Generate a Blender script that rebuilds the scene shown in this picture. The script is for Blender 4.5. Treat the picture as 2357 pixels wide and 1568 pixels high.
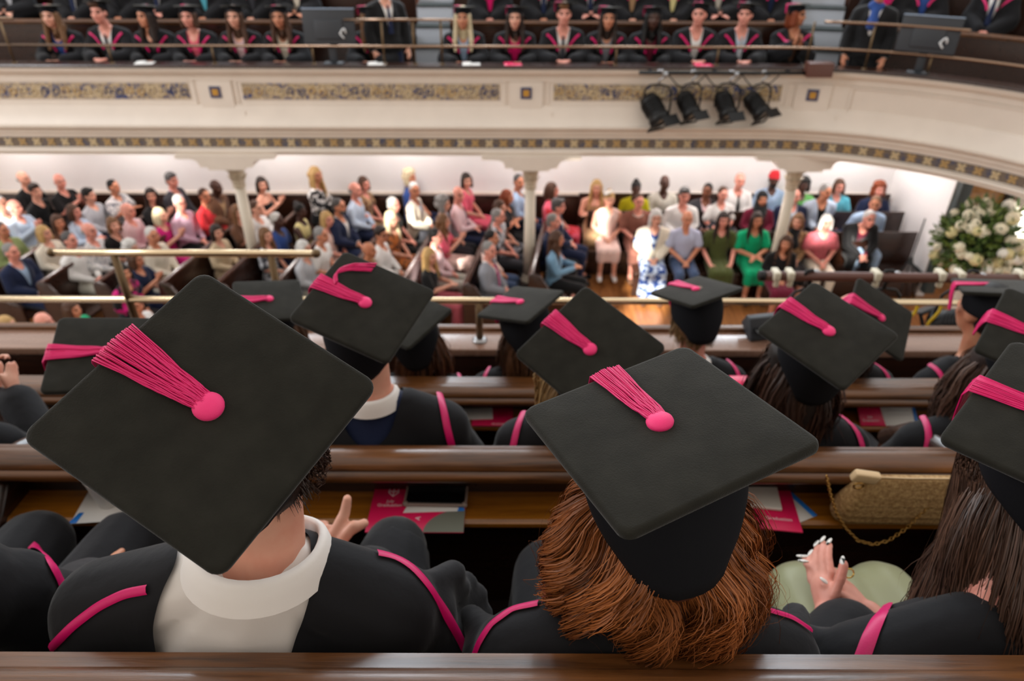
import bpy, bmesh, math, random
import numpy as np
from mathutils import Vector, Matrix, Euler
from mathutils.bvhtree import BVHTree

scene = bpy.context.scene
for o in list(bpy.data.objects):
    bpy.data.objects.remove(o)
COL = scene.collection
PI = math.pi
V = Vector

# ------------------------------------------------------------------ camera
ZC = 5.25                      # eye height above the stalls floor
FPX = 1600.0                   # focal length in pixels of the 2357 x 1568 frame
PITCH, ROLL = math.radians(32.6), math.radians(0.2)
_f = V((0, math.cos(PITCH), -math.sin(PITCH)))
_u0 = V((0, math.sin(PITCH), math.cos(PITCH)))
_r0 = V((1, 0, 0))
_r = _r0 * math.cos(ROLL) + _u0 * math.sin(ROLL)
_u = _u0 * math.cos(ROLL) - _r0 * math.sin(ROLL)
cam_data = bpy.data.cameras.new('camera')
cam = bpy.data.objects.new('camera', cam_data)
COL.objects.link(cam)
cam.matrix_world = Matrix(((_r.x, _u.x, -_f.x, 0), (_r.y, _u.y, -_f.y, 0), (_r.z, _u.z, -_f.z, ZC), (0, 0, 0, 1)))
cam_data.sensor_width = 36.0
cam_data.lens = 36.0 * FPX / 2357.0
cam_data.clip_start = 0.05
cam_data.dof.use_dof = True
cam_data.dof.focus_distance = 0.76
cam_data.dof.aperture_fstop = 5.0
cam_data.dof.aperture_blades = 9
scene.camera = cam
EYE = V((0, 0, ZC))

def ray(x, y):
    return _f + _r * ((x - 1178.5) / FPX) + _u * ((784 - y) / FPX)
def at_y(x, y, d):
    r = ray(x, y); return EYE + r * (d / r.y)
def at_z(x, y, z):
    r = ray(x, y); return EYE + r * ((z - ZC) / r.z)

# ------------------------------------------------------------------ world, sun, exposure
scene.view_settings.view_transform = 'Standard'
scene.view_settings.look = 'None'
scene.view_settings.gamma = 1.0
scene.view_settings.use_curve_mapping = False
scene.view_settings.exposure = 0.75
world = bpy.data.worlds.new('hall_daylight')
scene.world = world
world.use_nodes = True
bg = world.node_tree.nodes['Background']
bg.inputs[0].default_value = (1.0, 0.965, 0.925, 1)
bg.inputs[1].default_value = 0.62

SUN_DIR = V((0.30, 0.72, -0.62)).normalized()
sd = bpy.data.lights.new('sun', 'SUN'); sd.energy = 8.5; sd.angle = math.radians(0.6); sd.color = (1.0, 0.95, 0.86)
sun = bpy.data.objects.new('sun', sd); COL.objects.link(sun)
sun.rotation_euler = SUN_DIR.to_track_quat('-Z', 'Y').to_euler()

def area_light(name, loc, target, sx, sy, energy, color):
    ld = bpy.data.lights.new(name, 'AREA'); ld.shape = 'RECTANGLE'; ld.size = sx; ld.size_y = sy
    ld.energy = energy; ld.color = color
    o = bpy.data.objects.new(name, ld); COL.objects.link(o); o.location = loc
    o.rotation_euler = (V(target) - V(loc)).to_track_quat('-Z', 'Y').to_euler()
    return o
# tall windows of the hall, high above the far gallery and above the near one
for i, x in enumerate((-6.0, -2.2, 1.6, 5.4)):
    area_light('hall_window_light', (x, 14.0, 9.2), (x, 4.0, 3.6), 1.5, 3.4, 150, (0.80, 0.90, 1.0))
area_light('hall_window_light', (-11.0, 4.0, 8.5), (0, 5.0, 3.4), 3.0, 3.5, 260, (0.95, 0.96, 1.0))

# ------------------------------------------------------------------ small helpers
def srgb(r, g, b):
    def c(v):
        v /= 255.0
        return v / 12.92 if v <= 0.04045 else ((v + 0.055) / 1.055) ** 2.4
    return (c(r), c(g), c(b), 1.0)

MATS = {}
def mat(name, rgb, rough=0.6, metal=0.0, spec=0.5, sheen=0.0, var=0.0, vscale=20.0, bump=0.0, bscale=60.0, emit=None, rgb2=None,
        thr=None, stretch=None, coat=0.0, trans=0.0, alpha=1.0, sss=0.0):
    """principled material; var mixes towards a darker / second colour by noise, bump adds fine relief"""
    if name in MATS: return MATS[name]
    m = bpy.data.materials.new(name); m.use_nodes = True
    nt = m.node_tree; b = nt.nodes['Principled BSDF']
    col = srgb(*rgb)
    b.inputs['Base Color'].default_value = col
    b.inputs['Roughness'].default_value = rough
    b.inputs['Metallic'].default_value = metal
    b.inputs['Specular IOR Level'].default_value = spec
    b.inputs['Sheen Weight'].default_value = sheen
    b.inputs['Sheen Roughness'].default_value = 0.4
    b.inputs['Coat Weight'].default_value = coat
    b.inputs['Coat Roughness'].default_value = 0.12
    b.inputs['Transmission Weight'].default_value = trans
    if emit:
        b.inputs['Emission Color'].default_value = srgb(*emit[:3]); b.inputs['Emission Strength'].default_value = emit[3]
    tc = None
    if var > 0 or bump > 0:
        tc = nt.nodes.new('ShaderNodeTexCoord'); mp = nt.nodes.new('ShaderNodeMapping')
        nt.links.new(tc.outputs['Object'], mp.inputs[0])
        if stretch: mp.inputs['Scale'].default_value = stretch
    if var > 0:
        n = nt.nodes.new('ShaderNodeTexNoise'); n.inputs['Scale'].default_value = vscale; n.inputs['Detail'].default_value = 5
        nt.links.new(mp.outputs[0], n.inputs['Vector'])
        rp = nt.nodes.new('ShaderNodeValToRGB')
        lo, hi = thr if thr else (0.35, 0.68)
        rp.color_ramp.elements[0].position = lo; rp.color_ramp.elements[1].position = hi
        c2 = srgb(*rgb2) if rgb2 else tuple(v * (1 - var) for v in col[:3]) + (1,)
        rp.color_ramp.elements[0].color = c2; rp.color_ramp.elements[1].color = col
        nt.links.new(n.outputs['Fac'], rp.inputs[0]); nt.links.new(rp.outputs[0], b.inputs['Base Color'])
    if bump > 0:
        n2 = nt.nodes.new('ShaderNodeTexNoise'); n2.inputs['Scale'].default_value = bscale; n2.inputs['Detail'].default_value = 6
        nt.links.new(mp.outputs[0], n2.inputs['Vector'])
        bp = nt.nodes.new('ShaderNodeBump'); bp.inputs['Strength'].default_value = bump; bp.inputs['Distance'].default_value = 0.01
        nt.links.new(n2.outputs['Fac'], bp.inputs['Height']); nt.links.new(bp.outputs[0], b.inputs['Normal'])
    MATS[name] = m
    return m

def wood(name, dark, light, rough=0.3, axis=0, scale=9.0, coat=0.4, scratch=0.15):
    """varnished wood with grain running along one axis"""
    if name in MATS: return MATS[name]
    m = bpy.data.materials.new(name); m.use_nodes = True
    nt = m.node_tree; b = nt.nodes['Principled BSDF']
    tc = nt.nodes.new('ShaderNodeTexCoord'); mp = nt.nodes.new('ShaderNodeMapping')
    s = [scale, scale, scale]; s[axis] = scale * 0.06
    mp.inputs['Scale'].default_value = s
    nt.links.new(tc.outputs['Object'], mp.inputs[0])
    n = nt.nodes.new('ShaderNodeTexNoise'); n.inputs['Scale'].default_value = 7.0; n.inputs['Detail'].default_value = 8; n.inputs['Roughness'].default_value = 0.65
    n.inputs['Distortion'].default_value = 0.6
    nt.links.new(mp.outputs[0], n.inputs['Vector'])
    rp = nt.nodes.new('ShaderNodeValToRGB')
    rp.color_ramp.elements[0].position = 0.33; rp.color_ramp.elements[1].position = 0.70
    rp.color_ramp.elements[0].color = srgb(*dark); rp.color_ramp.elements[1].color = srgb(*light)
    nt.links.new(n.outputs['Fac'], rp.inputs[0]); nt.links.new(rp.outputs[0], b.inputs['Base Color'])
    n3 = nt.nodes.new('ShaderNodeTexNoise'); n3.inputs['Scale'].default_value = 14.0; n3.inputs['Detail'].default_value = 6
    nt.links.new(tc.outputs['Object'], n3.inputs['Vector'])
    mr = nt.nodes.new('ShaderNodeMapRange'); mr.inputs['To Min'].default_value = rough * 0.75; mr.inputs['To Max'].default_value = rough * 1.35
    nt.links.new(n3.outputs['Fac'], mr.inputs['Value']); nt.links.new(mr.outputs[0], b.inputs['Roughness'])
    b.inputs['Coat Weight'].default_value = coat; b.inputs['Coat Roughness'].default_value = 0.18
    bp = nt.nodes.new('ShaderNodeBump'); bp.inputs['Strength'].default_value = scratch; bp.inputs['Distance'].default_value = 0.004
    nt.links.new(n.outputs['Fac'], bp.inputs['Height']); nt.links.new(bp.outputs[0], b.inputs['Normal'])
    MATS[name] = m
    return m

def link(o, parent=None):
    COL.objects.link(o)
    if parent is not None: o.parent = parent
    return o
def tag(o, label=None, cat=None, group=None, kind=None):
    if label: o['label'] = label
    if cat: o['category'] = cat
    if group: o['group'] = group
    if kind: o['kind'] = kind
    return o
def mesh_from(name, verts, faces, smooth=True):
    me = bpy.data.meshes.new(name)
    me.from_pydata([tuple(v) for v in verts], [], faces)
    if smooth and len(me.polygons): me.polygons.foreach_set('use_smooth', [True] * len(me.polygons))
    me.update()
    return me
def place(name, me, m=None, parent=None, loc=None, rot=None, scale=None, matrix=None):
    """link a mesh as an object; its material sits on the object so meshes can be shared"""
    o = bpy.data.objects.new(name, me)
    link(o, parent)
    if matrix is not None: o.matrix_local = matrix
    if loc is not None: o.location = loc
    if rot is not None: o.rotation_euler = rot
    if scale is not None: o.scale = scale if hasattr(scale, '__len__') else (scale,) * 3
    if m is not None:
        ms = m if isinstance(m, (list, tuple)) else [m]
        while len(me.materials) < len(ms): me.materials.append(None)
        for i, mm in enumerate(ms):
            o.material_slots[i].link = 'OBJECT'; o.material_slots[i].material = mm
    return o
def thing(name, label, cat, loc=(0, 0, 0), rz=0.0, group=None, kind=None):
    o = bpy.data.objects.new(name, None); link(o); o.empty_display_size = 0.05
    o.location = loc; o.rotation_euler = (0, 0, rz)
    return tag(o, label, cat, group, kind)
def struct(name, me, m, label=None):
    o = place(name, me, m); o['kind'] = 'structure'
    if label: o['label'] = label
    return o

class MB:
    """collects shapes into one mesh"""
    def __init__(s): s.v = []; s.f = []
    def add(s, vs, fs):
        k = len(s.v); s.v += [V(p) for p in vs]; s.f += [tuple(i + k for i in f) for f in fs]; return s
    def box(s, c, d, R=None):
        c = V(c); x, y, z = (q / 2 for q in d)
        vs = [V((a * x, b * y, e * z)) for e in (-1, 1) for b in (-1, 1) for a in (-1, 1)]
        if R is not None: vs = [R @ p for p in vs]
        return s.add([c + p for p in vs], [(0, 2, 3, 1), (4, 5, 7, 6), (0, 1, 5, 4), (2, 6, 7, 3), (0, 4, 6, 2), (1, 3, 7, 5)])
    def tube(s, pts, r, n=8, caps=True):
        pts = [V(p) for p in pts]; rs = r if hasattr(r, '__len__') else [r] * len(pts)
        rings = []; ref = V((0.137, 0.29, 0.95))
        vs = []; fs = []
        prev = None
        for i, p in enumerate(pts):
            t = (pts[min(i + 1, len(pts) - 1)] - pts[max(i - 1, 0)])
            t = t.normalized() if t.length > 1e-9 else V((0, 0, 1))
            if prev is None:
                a = ref if abs(t.dot(ref)) < 0.9 else V((1, 0, 0))
                u = (a - t * a.dot(t)).normalized()
            else:
                u = prev - t * prev.dot(t); u = u.normalized() if u.length > 1e-6 else V((1, 0, 0))
            prev = u; w = t.cross(u)
            for k in range(n):
                a = 2 * PI * k / n
                vs.append(p + (u * math.cos(a) + w * math.sin(a)) * rs[i])
        m = len(pts)
        for i in range(m - 1):
            for k in range(n):
                fs.append((i * n + k, i * n + (k + 1) % n, (i + 1) * n + (k + 1) % n, (i + 1) * n + k))
        if caps:
            fs.append(tuple(range(n - 1, -1, -1))); fs.append(tuple((m - 1) * n + k for k in range(n)))
        return s.add(vs, fs)
    def lathe(s, prof, n=20, c=(0, 0, 0), M=None):
        """prof: list of (radius, z)"""
        vs = []; fs = []; c = V(c)
        for r, z in prof:
            for k in range(n):
                a = 2 * PI * k / n; p = V((r * math.cos(a), r * math.sin(a), z))
                vs.append((M @ p if M is not None else p) + c)
        for i in range(len(prof) - 1):
            for k in range(n):
                fs.append((i * n + k, i * n + (k + 1) % n, (i + 1) * n + (k + 1) % n, (i + 1) * n + k))
        fs.append(tuple(range(n - 1, -1, -1))); fs.append(tuple((len(prof) - 1) * n + k for k in range(n)))
        return s.add(vs, fs)
    def ell(s, c, r, R=None, nu=12, nv=8):
        vs = []; fs = []; c = V(c)
        for j in range(1, nv):
            b = PI * j / nv
            for k in range(nu):
                a = 2 * PI * k / nu
                p = V((r[0] * math.sin(b) * math.cos(a), r[1] * math.sin(b) * math.sin(a), r[2] * math.cos(b)))
                vs.append((R @ p if R is not None else p) + c)
        top = V((0, 0, r[2])); bot = V((0, 0, -r[2]))
        vs.append((R @ top if R is not None else top) + c); vs.append((R @ bot if R is not None else bot) + c)
        for j in range(nv - 2):
            for k in range(nu):
                fs.append((j * nu + k, (j + 1) * nu + k, (j + 1) * nu + (k + 1) % nu, j * nu + (k + 1) % nu))
        T = (nv - 1) * nu
        for k in range(nu):
            fs.append((T, k, (k + 1) % nu)); fs.append((T + 1, (nv - 2) * nu + (k + 1) % nu, (nv - 2) * nu + k))
        return s.add(vs, fs)
    def cone(s, p0, r0, p1, r1, side=None, fl=1.0, n=12, nr=4):
        """closed capsule with two radii; fl flattens it across the direction perpendicular to `side`"""
        p0 = V(p0); p1 = V(p1); t = p1 - p0; L = t.length
        t = t / L if L > 1e-6 else V((0, 0, 1))
        a = V(side) if side is not None else (V((1, 0, 0)) if abs(t.x) < 0.8 else V((0, 1, 0)))
        u = (a - t * a.dot(t)).normalized(); w = t.cross(u)
        vs = []; fs = []; rings = []
        for i in range(nr + 1):
            b = PI / 2 * (1 - i / nr); rings.append((p0 - t * r0 * math.sin(b), max(r0 * math.cos(b), 1e-4)))
        for i in range(nr + 1):
            b = PI / 2 * i / nr; rings.append((p1 + t * r1 * math.sin(b), max(r1 * math.cos(b), 1e-4)))
        for c, r in rings:
            for k in range(n):
                al = 2 * PI * k / n; vs.append(c + u * (r * math.cos(al)) + w * (r * fl * math.sin(al)))
        m = len(rings)
        for i in range(m - 1):
            for k in range(n):
                fs.append((i * n + k, i * n + (k + 1) % n, (i + 1) * n + (k + 1) % n, (i + 1) * n + k))
        fs.append(tuple(range(n - 1, -1, -1))); fs.append(tuple((m - 1) * n + k for k in range(n)))
        return s.add(vs, fs)
    def mesh(s, name, smooth=False): return mesh_from(name, s.v, s.f, smooth)

def blob(name, mb, voxel, smooth=4, keep=None):
    """fuse overlapping closed shapes into one continuous surface"""
    me = mb.mesh(name + '_src')
    o = bpy.data.objects.new('tmp', me); COL.objects.link(o)
    md = o.modifiers.new('r', 'REMESH'); md.mode = 'VOXEL'; md.voxel_size = voxel; md.use_smooth_shade = True
    if smooth:
        sm = o.modifiers.new('s', 'SMOOTH'); sm.factor = 0.5; sm.iterations = smooth
    dg = bpy.context.evaluated_depsgraph_get()
    out = bpy.data.meshes.new_from_object(o.evaluated_get(dg)); out.name = name
    bpy.data.objects.remove(o); bpy.data.meshes.remove(me)
    if keep is not None:
        bm = bmesh.new(); bm.from_mesh(out)
        kill = [f for f in bm.faces if not keep(f.calc_center_median())]
        bmesh.ops.delete(bm, geom=kill, context='FACES')
        bv_ = {v: [e.other_vert(v) for e in v.link_edges if e.is_boundary] for v in bm.verts if v.is_boundary}
        for _ in range(12):                                # even out the cut edge
            new = {v: (v.co * 2 + sum((q.co for q in nb), V((0, 0, 0)))) / (2 + len(nb)) for v, nb in bv_.items() if nb}
            for v, c in new.items(): v.co = c
        bm.to_mesh(out); bm.free()
    out.polygons.foreach_set('use_smooth', [True] * len(out.polygons))
    return out

def extrude_x(name, prof, x0, x1, smooth=False):
    """closed profile of (y, z) swept along x"""
    n = len(prof); vs = [(x0, y, z) for y, z in prof] + [(x1, y, z) for y, z in prof]
    fs = [(i, (i + 1) % n, n + (i + 1) % n, n + i) for i in range(n)]
    fs += [tuple(range(n - 1, -1, -1)), tuple(range(n, 2 * n))]
    return mesh_from(name, vs, fs, smooth)
def auto_smooth(me, ang=35):
    bm = bmesh.new(); bm.from_mesh(me)
    bmesh.ops.recalc_face_normals(bm, faces=bm.faces)
    for e in bm.edges:
        e.smooth = not (len(e.link_faces) == 2 and e.calc_face_angle(0) > math.radians(ang))
    for f in bm.faces: f.smooth = True
    bm.to_mesh(me); bm.free(); return me
def bevel(me, w=0.005, seg=2):
    bm = bmesh.new(); bm.from_mesh(me)
    bmesh.ops.recalc_face_normals(bm, faces=bm.faces)
    bmesh.ops.bevel(bm, geom=[e for e in bm.edges if e.calc_face_angle(0) > 0.5], offset=w, segments=seg, affect='EDGES', profile=0.6)
    for f in bm.faces: f.smooth = True
    bm.to_mesh(me); bm.free(); return me
def box_mesh(name, c, d, bev=0.0, seg=2):
    me = MB().box(c, d).mesh(name)
    return bevel(me, bev, seg) if bev else me
# ------------------------------------------------------------------ materials of the building
CREAM = mat('cream_paint', (226, 215, 202), 0.45, var=0.06, vscale=3, bump=0.03, bscale=40)
WHITEW = mat('white_wall_paint', (238, 235, 234), 0.6, var=0.04, vscale=2)
DARKW = wood('dark_pew_wood', (26, 13, 8), (62, 33, 20), 0.28, 0)
DARKWY = wood('dark_pew_wood_along', (26, 13, 8), (66, 35, 22), 0.28, 1)
RAILW = wood('varnished_rail_wood', (54, 30, 13), (122, 76, 38), 0.32, 0, 7, 0.3, 0.35)
SHELFW = wood('honey_shelf_wood', (120, 70, 14), (176, 112, 30), 0.34, 0, 6, 0.35, 0.25)
FLOORW = wood('stalls_floor_wood', (120, 72, 36), (176, 116, 64), 0.30, 1, 3, 0.3, 0.1)
LEDGEW = wood('ledge_wood', (126, 94, 78), (160, 126, 108), 0.26, 0, 4, 0.5, 0.05)
OCHRE = wood('ochre_door_wood', (150, 98, 40), (206, 152, 80), 0.4, 2, 4)
BRASS = mat('brass', (224, 200, 164), 0.26, 1.0)
BRASSF = mat('dull_brass', (150, 124, 104), 0.22, 1.0)
BRASSD = mat('aged_brass', (112, 92, 68), 0.45, 0.85)
CARPET = mat('dark_carpet', (40, 26, 22), 0.95, spec=0.1, var=0.3, vscale=60)
GREYD = mat('dark_grey_paint', (62, 70, 70), 0.5)
BLACKM = mat('black_metal', (20, 20, 21), 0.42, 0.3, bump=0.02)
STEEL = mat('worn_steel', (170, 170, 172), 0.3, 0.9)
BROWNM = mat('brown_enamel', (92, 56, 46), 0.4)
PALESTEP = mat('pale_step_paint', (208, 216, 228), 0.35)
GLASSB = mat('black_screen_glass', (12, 12, 14), 0.12)
WHITEP = mat('white_plastic', (225, 222, 214), 0.45)
FRIEZE = None

def zf(d):                       # the stalls floor rises a little towards the back wall
    return 0.22 * min(max((d - 9.6) / 1.4, 0.0), 1.0)

# ------------------------------------------------------------------ stalls: floor, walls under the far gallery
struct('floor', mesh_from('floor', [(-13, 1, 0), (9.5, 1, 0), (9.5, 9.6, 0), (-13, 9.6, 0), (-13, 11.0, .22), (9.5, 11.0, .22), (-13, 11.3, .22), (9.5, 11.3, .22)],
       [(0, 1, 2, 3), (3, 2, 5, 4), (4, 5, 7, 6)], False), FLOORW, 'polished honey wood floor of the stalls')
struct('wall_back', box_mesh('wall_back', (-3.3, 11.26, 1.45), (19.4, .12, 2.9)), WHITEW, 'white wall behind the stalls')
w = struct('trim_1', box_mesh('wainscot', (-3.3, 11.17, .58), (19.2, .05, .86), .006), DARKW, 'dark wood wainscot of the stalls')
struct('trim_2', box_mesh('dado', (-3.3, 11.16, 1.04), (19.2, .07, .05), .012), CREAM, 'cream dado rail above the wainscot')
struct('wall_right', box_mesh('wall_right', (6.38, 10.38, 1.45), (.12, 1.64, 2.9)), WHITEW, 'white side wall beside the door')
struct('baseboard_right', box_mesh('baseboard', (6.30, 10.38, .29), (.03, 1.64, .22), .005), GREYD, 'dark grey baseboard')
d1 = struct('door_1', box_mesh('door_leaf', (6.98, 10.1, 1.35), (.95, .06, 2.4), .006), OCHRE, 'ochre wooden door by the flowers')
place('door_jamb', box_mesh('jamb', (6.42, 9.50, 1.4), (.16, .14, 2.6), .006), GREYD, d1)
place('door_jamb', box_mesh('jamb', (7.52, 10.06, 1.4), (.12, .14, 2.6), .006), GREYD, d1)
for zz in (.75, 1.9): place('door_panel', box_mesh('door_panel', (6.98, 10.055, zz), (.62, .03, .8), .02), OCHRE, d1)
struct('wall_far_right', box_mesh('wall_far_right', (8.5, 9.95, 1.45), (1.9, .12, 2.9)), CREAM, 'cream wall right of the wooden door')

# ------------------------------------------------------------------ far gallery: everything is swept along its horseshoe front
def gp(s, off):
    """point on plan at path length s, off metres behind the gallery front, with the outward direction"""
    if s <= 3.2: return V((s, 9.15 + off, 0)), V((0, 1, 0))
    a = (s - 3.2) / 3.2
    n = V((math.sin(a), math.cos(a), 0)); return V((3.2, 5.95, 0)) + n * (3.2 + off), n
def gs(x, y, off):
    """path length of the point that the pixel column x meets at that offset"""
    best = min((abs(( (q := gp(s, off)[0]) .x) - at_y(x, y, q.y).x), s) for s in [i * .02 for i in range(-480, 420)])
    return best[1]
def stations(s0, s1):
    out = [s0]
    if s0 < 3.2 < s1: out.append(3.2)
    s = max(s0, 3.2)
    while s1 > 3.2 and s + .22 < s1: s += .22; out.append(s)
    out.append(s1); return out
def sweep(name, prof, s0, s1, closed=True, smooth=False):
    st = stations(s0, s1); n = len(prof); vs = []; fs = []
    for s in st:
        for off, z in prof:
            p, _ = gp(s, off); vs.append((p.x, p.y, z))
    for i in range(len(st) - 1):
        for k in range(n if closed else n - 1):
            a = i * n + k; b = i * n + (k + 1) % n; fs.append((a, b, b + n, a + n))
    if closed: fs += [tuple(range(n)), tuple((len(st) - 1) * n + k for k in range(n - 1, -1, -1))]
    me = mesh_from(name, vs, fs, smooth)
    return auto_smooth(me, 25)
GP = [(.05, 3.445), (-.06, 3.445), (-.072, 3.425), (-.05, 3.38), (.0, 3.355), (.02, 3.34), (.02, 3.275), (.035, 3.265), (.035, 2.975), (.02, 2.965), (.015, 2.95),
      (-.01, 2.86), (-.05, 2.78), (-.075, 2.745), (-.10, 2.735), (-.10, 2.71), (-.06, 2.69), (-.035, 2.66), (-.035, 2.62), (-.01, 2.60), (-.01, 2.568), (.01, 2.562), (.01, 2.42),
      (-.04, 2.41), (-.05, 2.385), (-.03, 2.355), (-.03, 2.335), (.10, 2.33), (.16, 2.36), (.16, 3.44)]
gf = struct('wall_far_gallery', sweep('gallery_front', GP, -10.5, 8.2), CREAM, 'cream moulded front of the far gallery')
lg = struct('trim_3', sweep('gallery_ledge', [(-.085, 3.445), (-.085, 3.46), (-.075, 3.475), (.16, 3.475), (.16, 3.445)], -10.5, 8.2), DARKW, 'dark wood ledge on the far gallery front')
struct('ceiling', sweep('soffit', [(.1, 2.40), (2.12, 2.40), (2.12, 2.46), (.1, 2.46)], -10.5, 8.2), WHITEW, 'white underside of the far gallery')
struct('floor_far_gallery', sweep('gallery_floor', [(.16, 2.46), (.16, 2.68), (1.02, 2.68), (1.02, 3.165), (1.84, 3.165), (1.84, 3.53), (2.7, 3.53), (2.7, 2.46)], -10.5, 8.2), CARPET, 'dark tiers of the far gallery')
struct('wall_gallery_back', sweep('gallery_wall', [(2.7, 2.46), (2.7, 5.2), (2.8, 5.2), (2.8, 2.46)], -10.5, 8.2), DARKW, 'dark panelled wall behind the far gallery')

# panels, tiles and the band of rosettes on the front
def frieze_mat(name, sc):
    m = bpy.data.materials.new(name); m.use_nodes = True; nt = m.node_tree; b = nt.nodes['Principled BSDF']; b.inputs['Roughness'].default_value = .45
    tc = nt.nodes.new('ShaderNodeTexCoord'); n = nt.nodes.new('ShaderNodeTexNoise'); n.inputs['Scale'].default_value = sc; n.inputs['Detail'].default_value = 3; n.inputs['Distortion'].default_value = 2.2
    nt.links.new(tc.outputs['Object'], n.inputs['Vector'])
    r = nt.nodes.new('ShaderNodeValToRGB'); r.color_ramp.interpolation = 'CONSTANT'
    e = r.color_ramp.elements; e[0].position = 0; e[0].color = srgb(66, 74, 112)
    e[1].position = .42; e[1].color = srgb(168, 146, 110)
    for p, c in ((.5, (196, 178, 148)), (.57, (132, 114, 88)), (.64, (84, 90, 118))):
        q = e.new(p); q.color = srgb(*c)
    nt.links.new(n.outputs['Fac'], r.inputs[0]); nt.links.new(r.outputs[0], b.inputs['Base Color']); return m
FRZ = frieze_mat('scroll_tile', 9.0)
BLUEG = mat('blue_glaze', (62, 68, 100), 0.35); GOLD = mat('gold_glaze', (184, 152, 100), 0.4); GOLDL = mat('pale_gold_glaze', (204, 184, 146), 0.45); UMBER = mat('umber_glaze', (112, 98, 84), 0.5, var=.3, rgb2=(72, 76, 96), vscale=16, thr=(.35, .5))
OR = mat('amber_glaze', (190, 140, 48), 0.4)
def panel_frame(s0, s1, z0, z1, off, t=.018, pr=.012):
    st = stations(s0, s1); me = None
    mb = MB()
    for za, zb in ((z0 - t, z0), (z1, z1 + t)):
        m = sweep('pf', [(off, za), (off - pr, za + .002), (off - pr, zb - .002), (off, zb)], s0 - t, s1 + t)
        mb.add([v.co for v in m.vertices], [tuple(p.vertices) for p in m.polygons]); bpy.data.meshes.remove(m)
    for sa, sb in ((s0 - t, s0), (s1, s1 + t)):
        m = sweep('pf', [(off, z0), (off - pr, z0), (off - pr, z1), (off, z1)], sa, sb)
        mb.add([v.co for v in m.vertices], [tuple(p.vertices) for p in m.polygons]); bpy.data.meshes.remove(m)
    return auto_smooth(mb.mesh('panel_frame'))
PANELS = [(-10.0, -8.1), (-7.4, -4.13), (-3.45, -.17), (.52, 3.42)]
rs = random.Random(5)
_sc = MB()
for k in range(2):                                        # one scroll: two curling tendrils with a bud
    sg = 1 if k == 0 else -1
    pts = [V((sg * (.005 + .055 * (i / 11) ** .8 * math.cos(i * .62)) , 0, sg * (.055 * (i / 11) ** .8 * math.sin(i * .62)))) for i in range(12)]
    _sc.tube([p + V((sg * .055, 0, 0)) for p in pts], .009, 5)
SCROLL = _sc.mesh('scroll', True)
for s0, s1 in PANELS:
    fp = place('frieze_panel', sweep('frieze_panel', [(.036, 3.045), (.024, 3.045), (.024, 3.237), (.036, 3.237)], s0, s1), FRZ, gf)
    place('panel_moulding', panel_frame(s0 - .06, s1 + .06, 2.985, 3.255, .035), CREAM, gf)
    n = max(2, int((s1 - s0) / .27))
    for i in range(n):
        s = s0 + (i + .5) * (s1 - s0) / n; p, _ = gp(s, .022)
        place('scroll', SCROLL, (GOLD, GOLDL, BLUEG)[i % 3], fp, (p.x, p.y, 3.141), (0, 0 if i % 2 else PI, 0), (1.0, 1, 1.15))
place('panel_moulding', panel_frame(4.26, 7.9, 2.90, 3.24, .035, .024, .02), CREAM, gf)
for s in (-7.75, -3.79, .17, 3.80):
    place('pilaster', sweep('pilaster', [(.036, 2.9), (.012, 2.9), (.012, 3.27), (.036, 3.27)], s - .21, s + .21), CREAM, gf)
    t = place('square_tile', sweep('square_tile', [(.014, 3.065), (.0, 3.065), (.0, 3.205), (.014, 3.205)], s - .07, s + .07), BLUEG, gf)
    place('tile_centre', sweep('tile_centre', [(.001, 3.097), (-.006, 3.097), (-.006, 3.173), (.001, 3.173)], s - .038, s + .038), OR, t)
    place('seam', sweep('seam', [(.02, 2.80), (-.03, 2.80), (-.01, 2.9), (.02, 2.9)], s + .33, s + .338), CREAM, gf)
band = place('rosette_band', sweep('band', [(.012, 2.432), (.003, 2.432), (.003, 2.552), (.012, 2.552)], -10.5, 8.2), UMBER, gf)
_ro = MB()
for k in range(4):
    a = k * PI / 2 + PI / 4
    _ro.ell((.034 * math.cos(a), 0, .034 * math.sin(a)), (.032, .010, .021), Matrix.Rotation(-a, 3, 'Y'), 6, 4)
_ro.ell((0, -.004, 0), (.014, .012, .014), None, 6, 4)
ROS = _ro.mesh('rosette', True)
s = -7.6; i = 0
while s < 7.4:
    p, n = gp(s, .0)
    place('rosette', ROS, GOLDL if i % 2 else GOLD, band, (p.x, p.y, 2.492), (0, 0, -math.atan2(n.x, n.y)), 1.0); s += .187; i += 1

# rails of the far gallery
def brass_tube(name, pts, r, m=BRASS, parent=None, n=10):
    return place(name, MB().tube(pts, r, n).mesh(name, True), m, parent)
def gpt(s, off, z):
    p, _ = gp(s, off); return V((p.x, p.y, z))
fr = thing('guard_rail', 'brass guard rail with posts along the far gallery ledge', 'rail', (0, 9.2, 3.475))
def under(o, parent):
    o.parent = parent; o.matrix_parent_inverse = parent.matrix_world.inverted() if False else Matrix.Translation(-V(parent.location)); return o
under(brass_tube('lower_rail', [gpt(s, .02, 3.685) for s in stations(-10, 8)], .017, BRASSF), fr)
for s0, s1 in ((-7.2, -6.05), (-2.05, -.72), (3.75, 5.3)):
    under(brass_tube('upper_rail', [gpt(s, .02, 3.985) for s in stations(s0, s1)], .017, BRASSF), fr)
for x, hi in ((25, 1), (250, 0), (490, 0), (720, 0), (885, 1), (955, 1), (1018, 1), (1420, 0), (1655, 0), (1862, 1), (2000, 1), (2150, 0), (-200, 0)):
    s = gs(x, 120, .02)
    under(brass_tube('post', [gpt(s, .02, 3.475), gpt(s, .02, 3.985 if hi else 3.685)], .013, BRASSD, n=8), fr)
    under(place('flange', MB().lathe([(.034, 0), (.034, .008), (.018, .016)], 12).mesh('flange', True), BRASSD, None, gpt(s, .02, 3.474)), fr)

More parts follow.
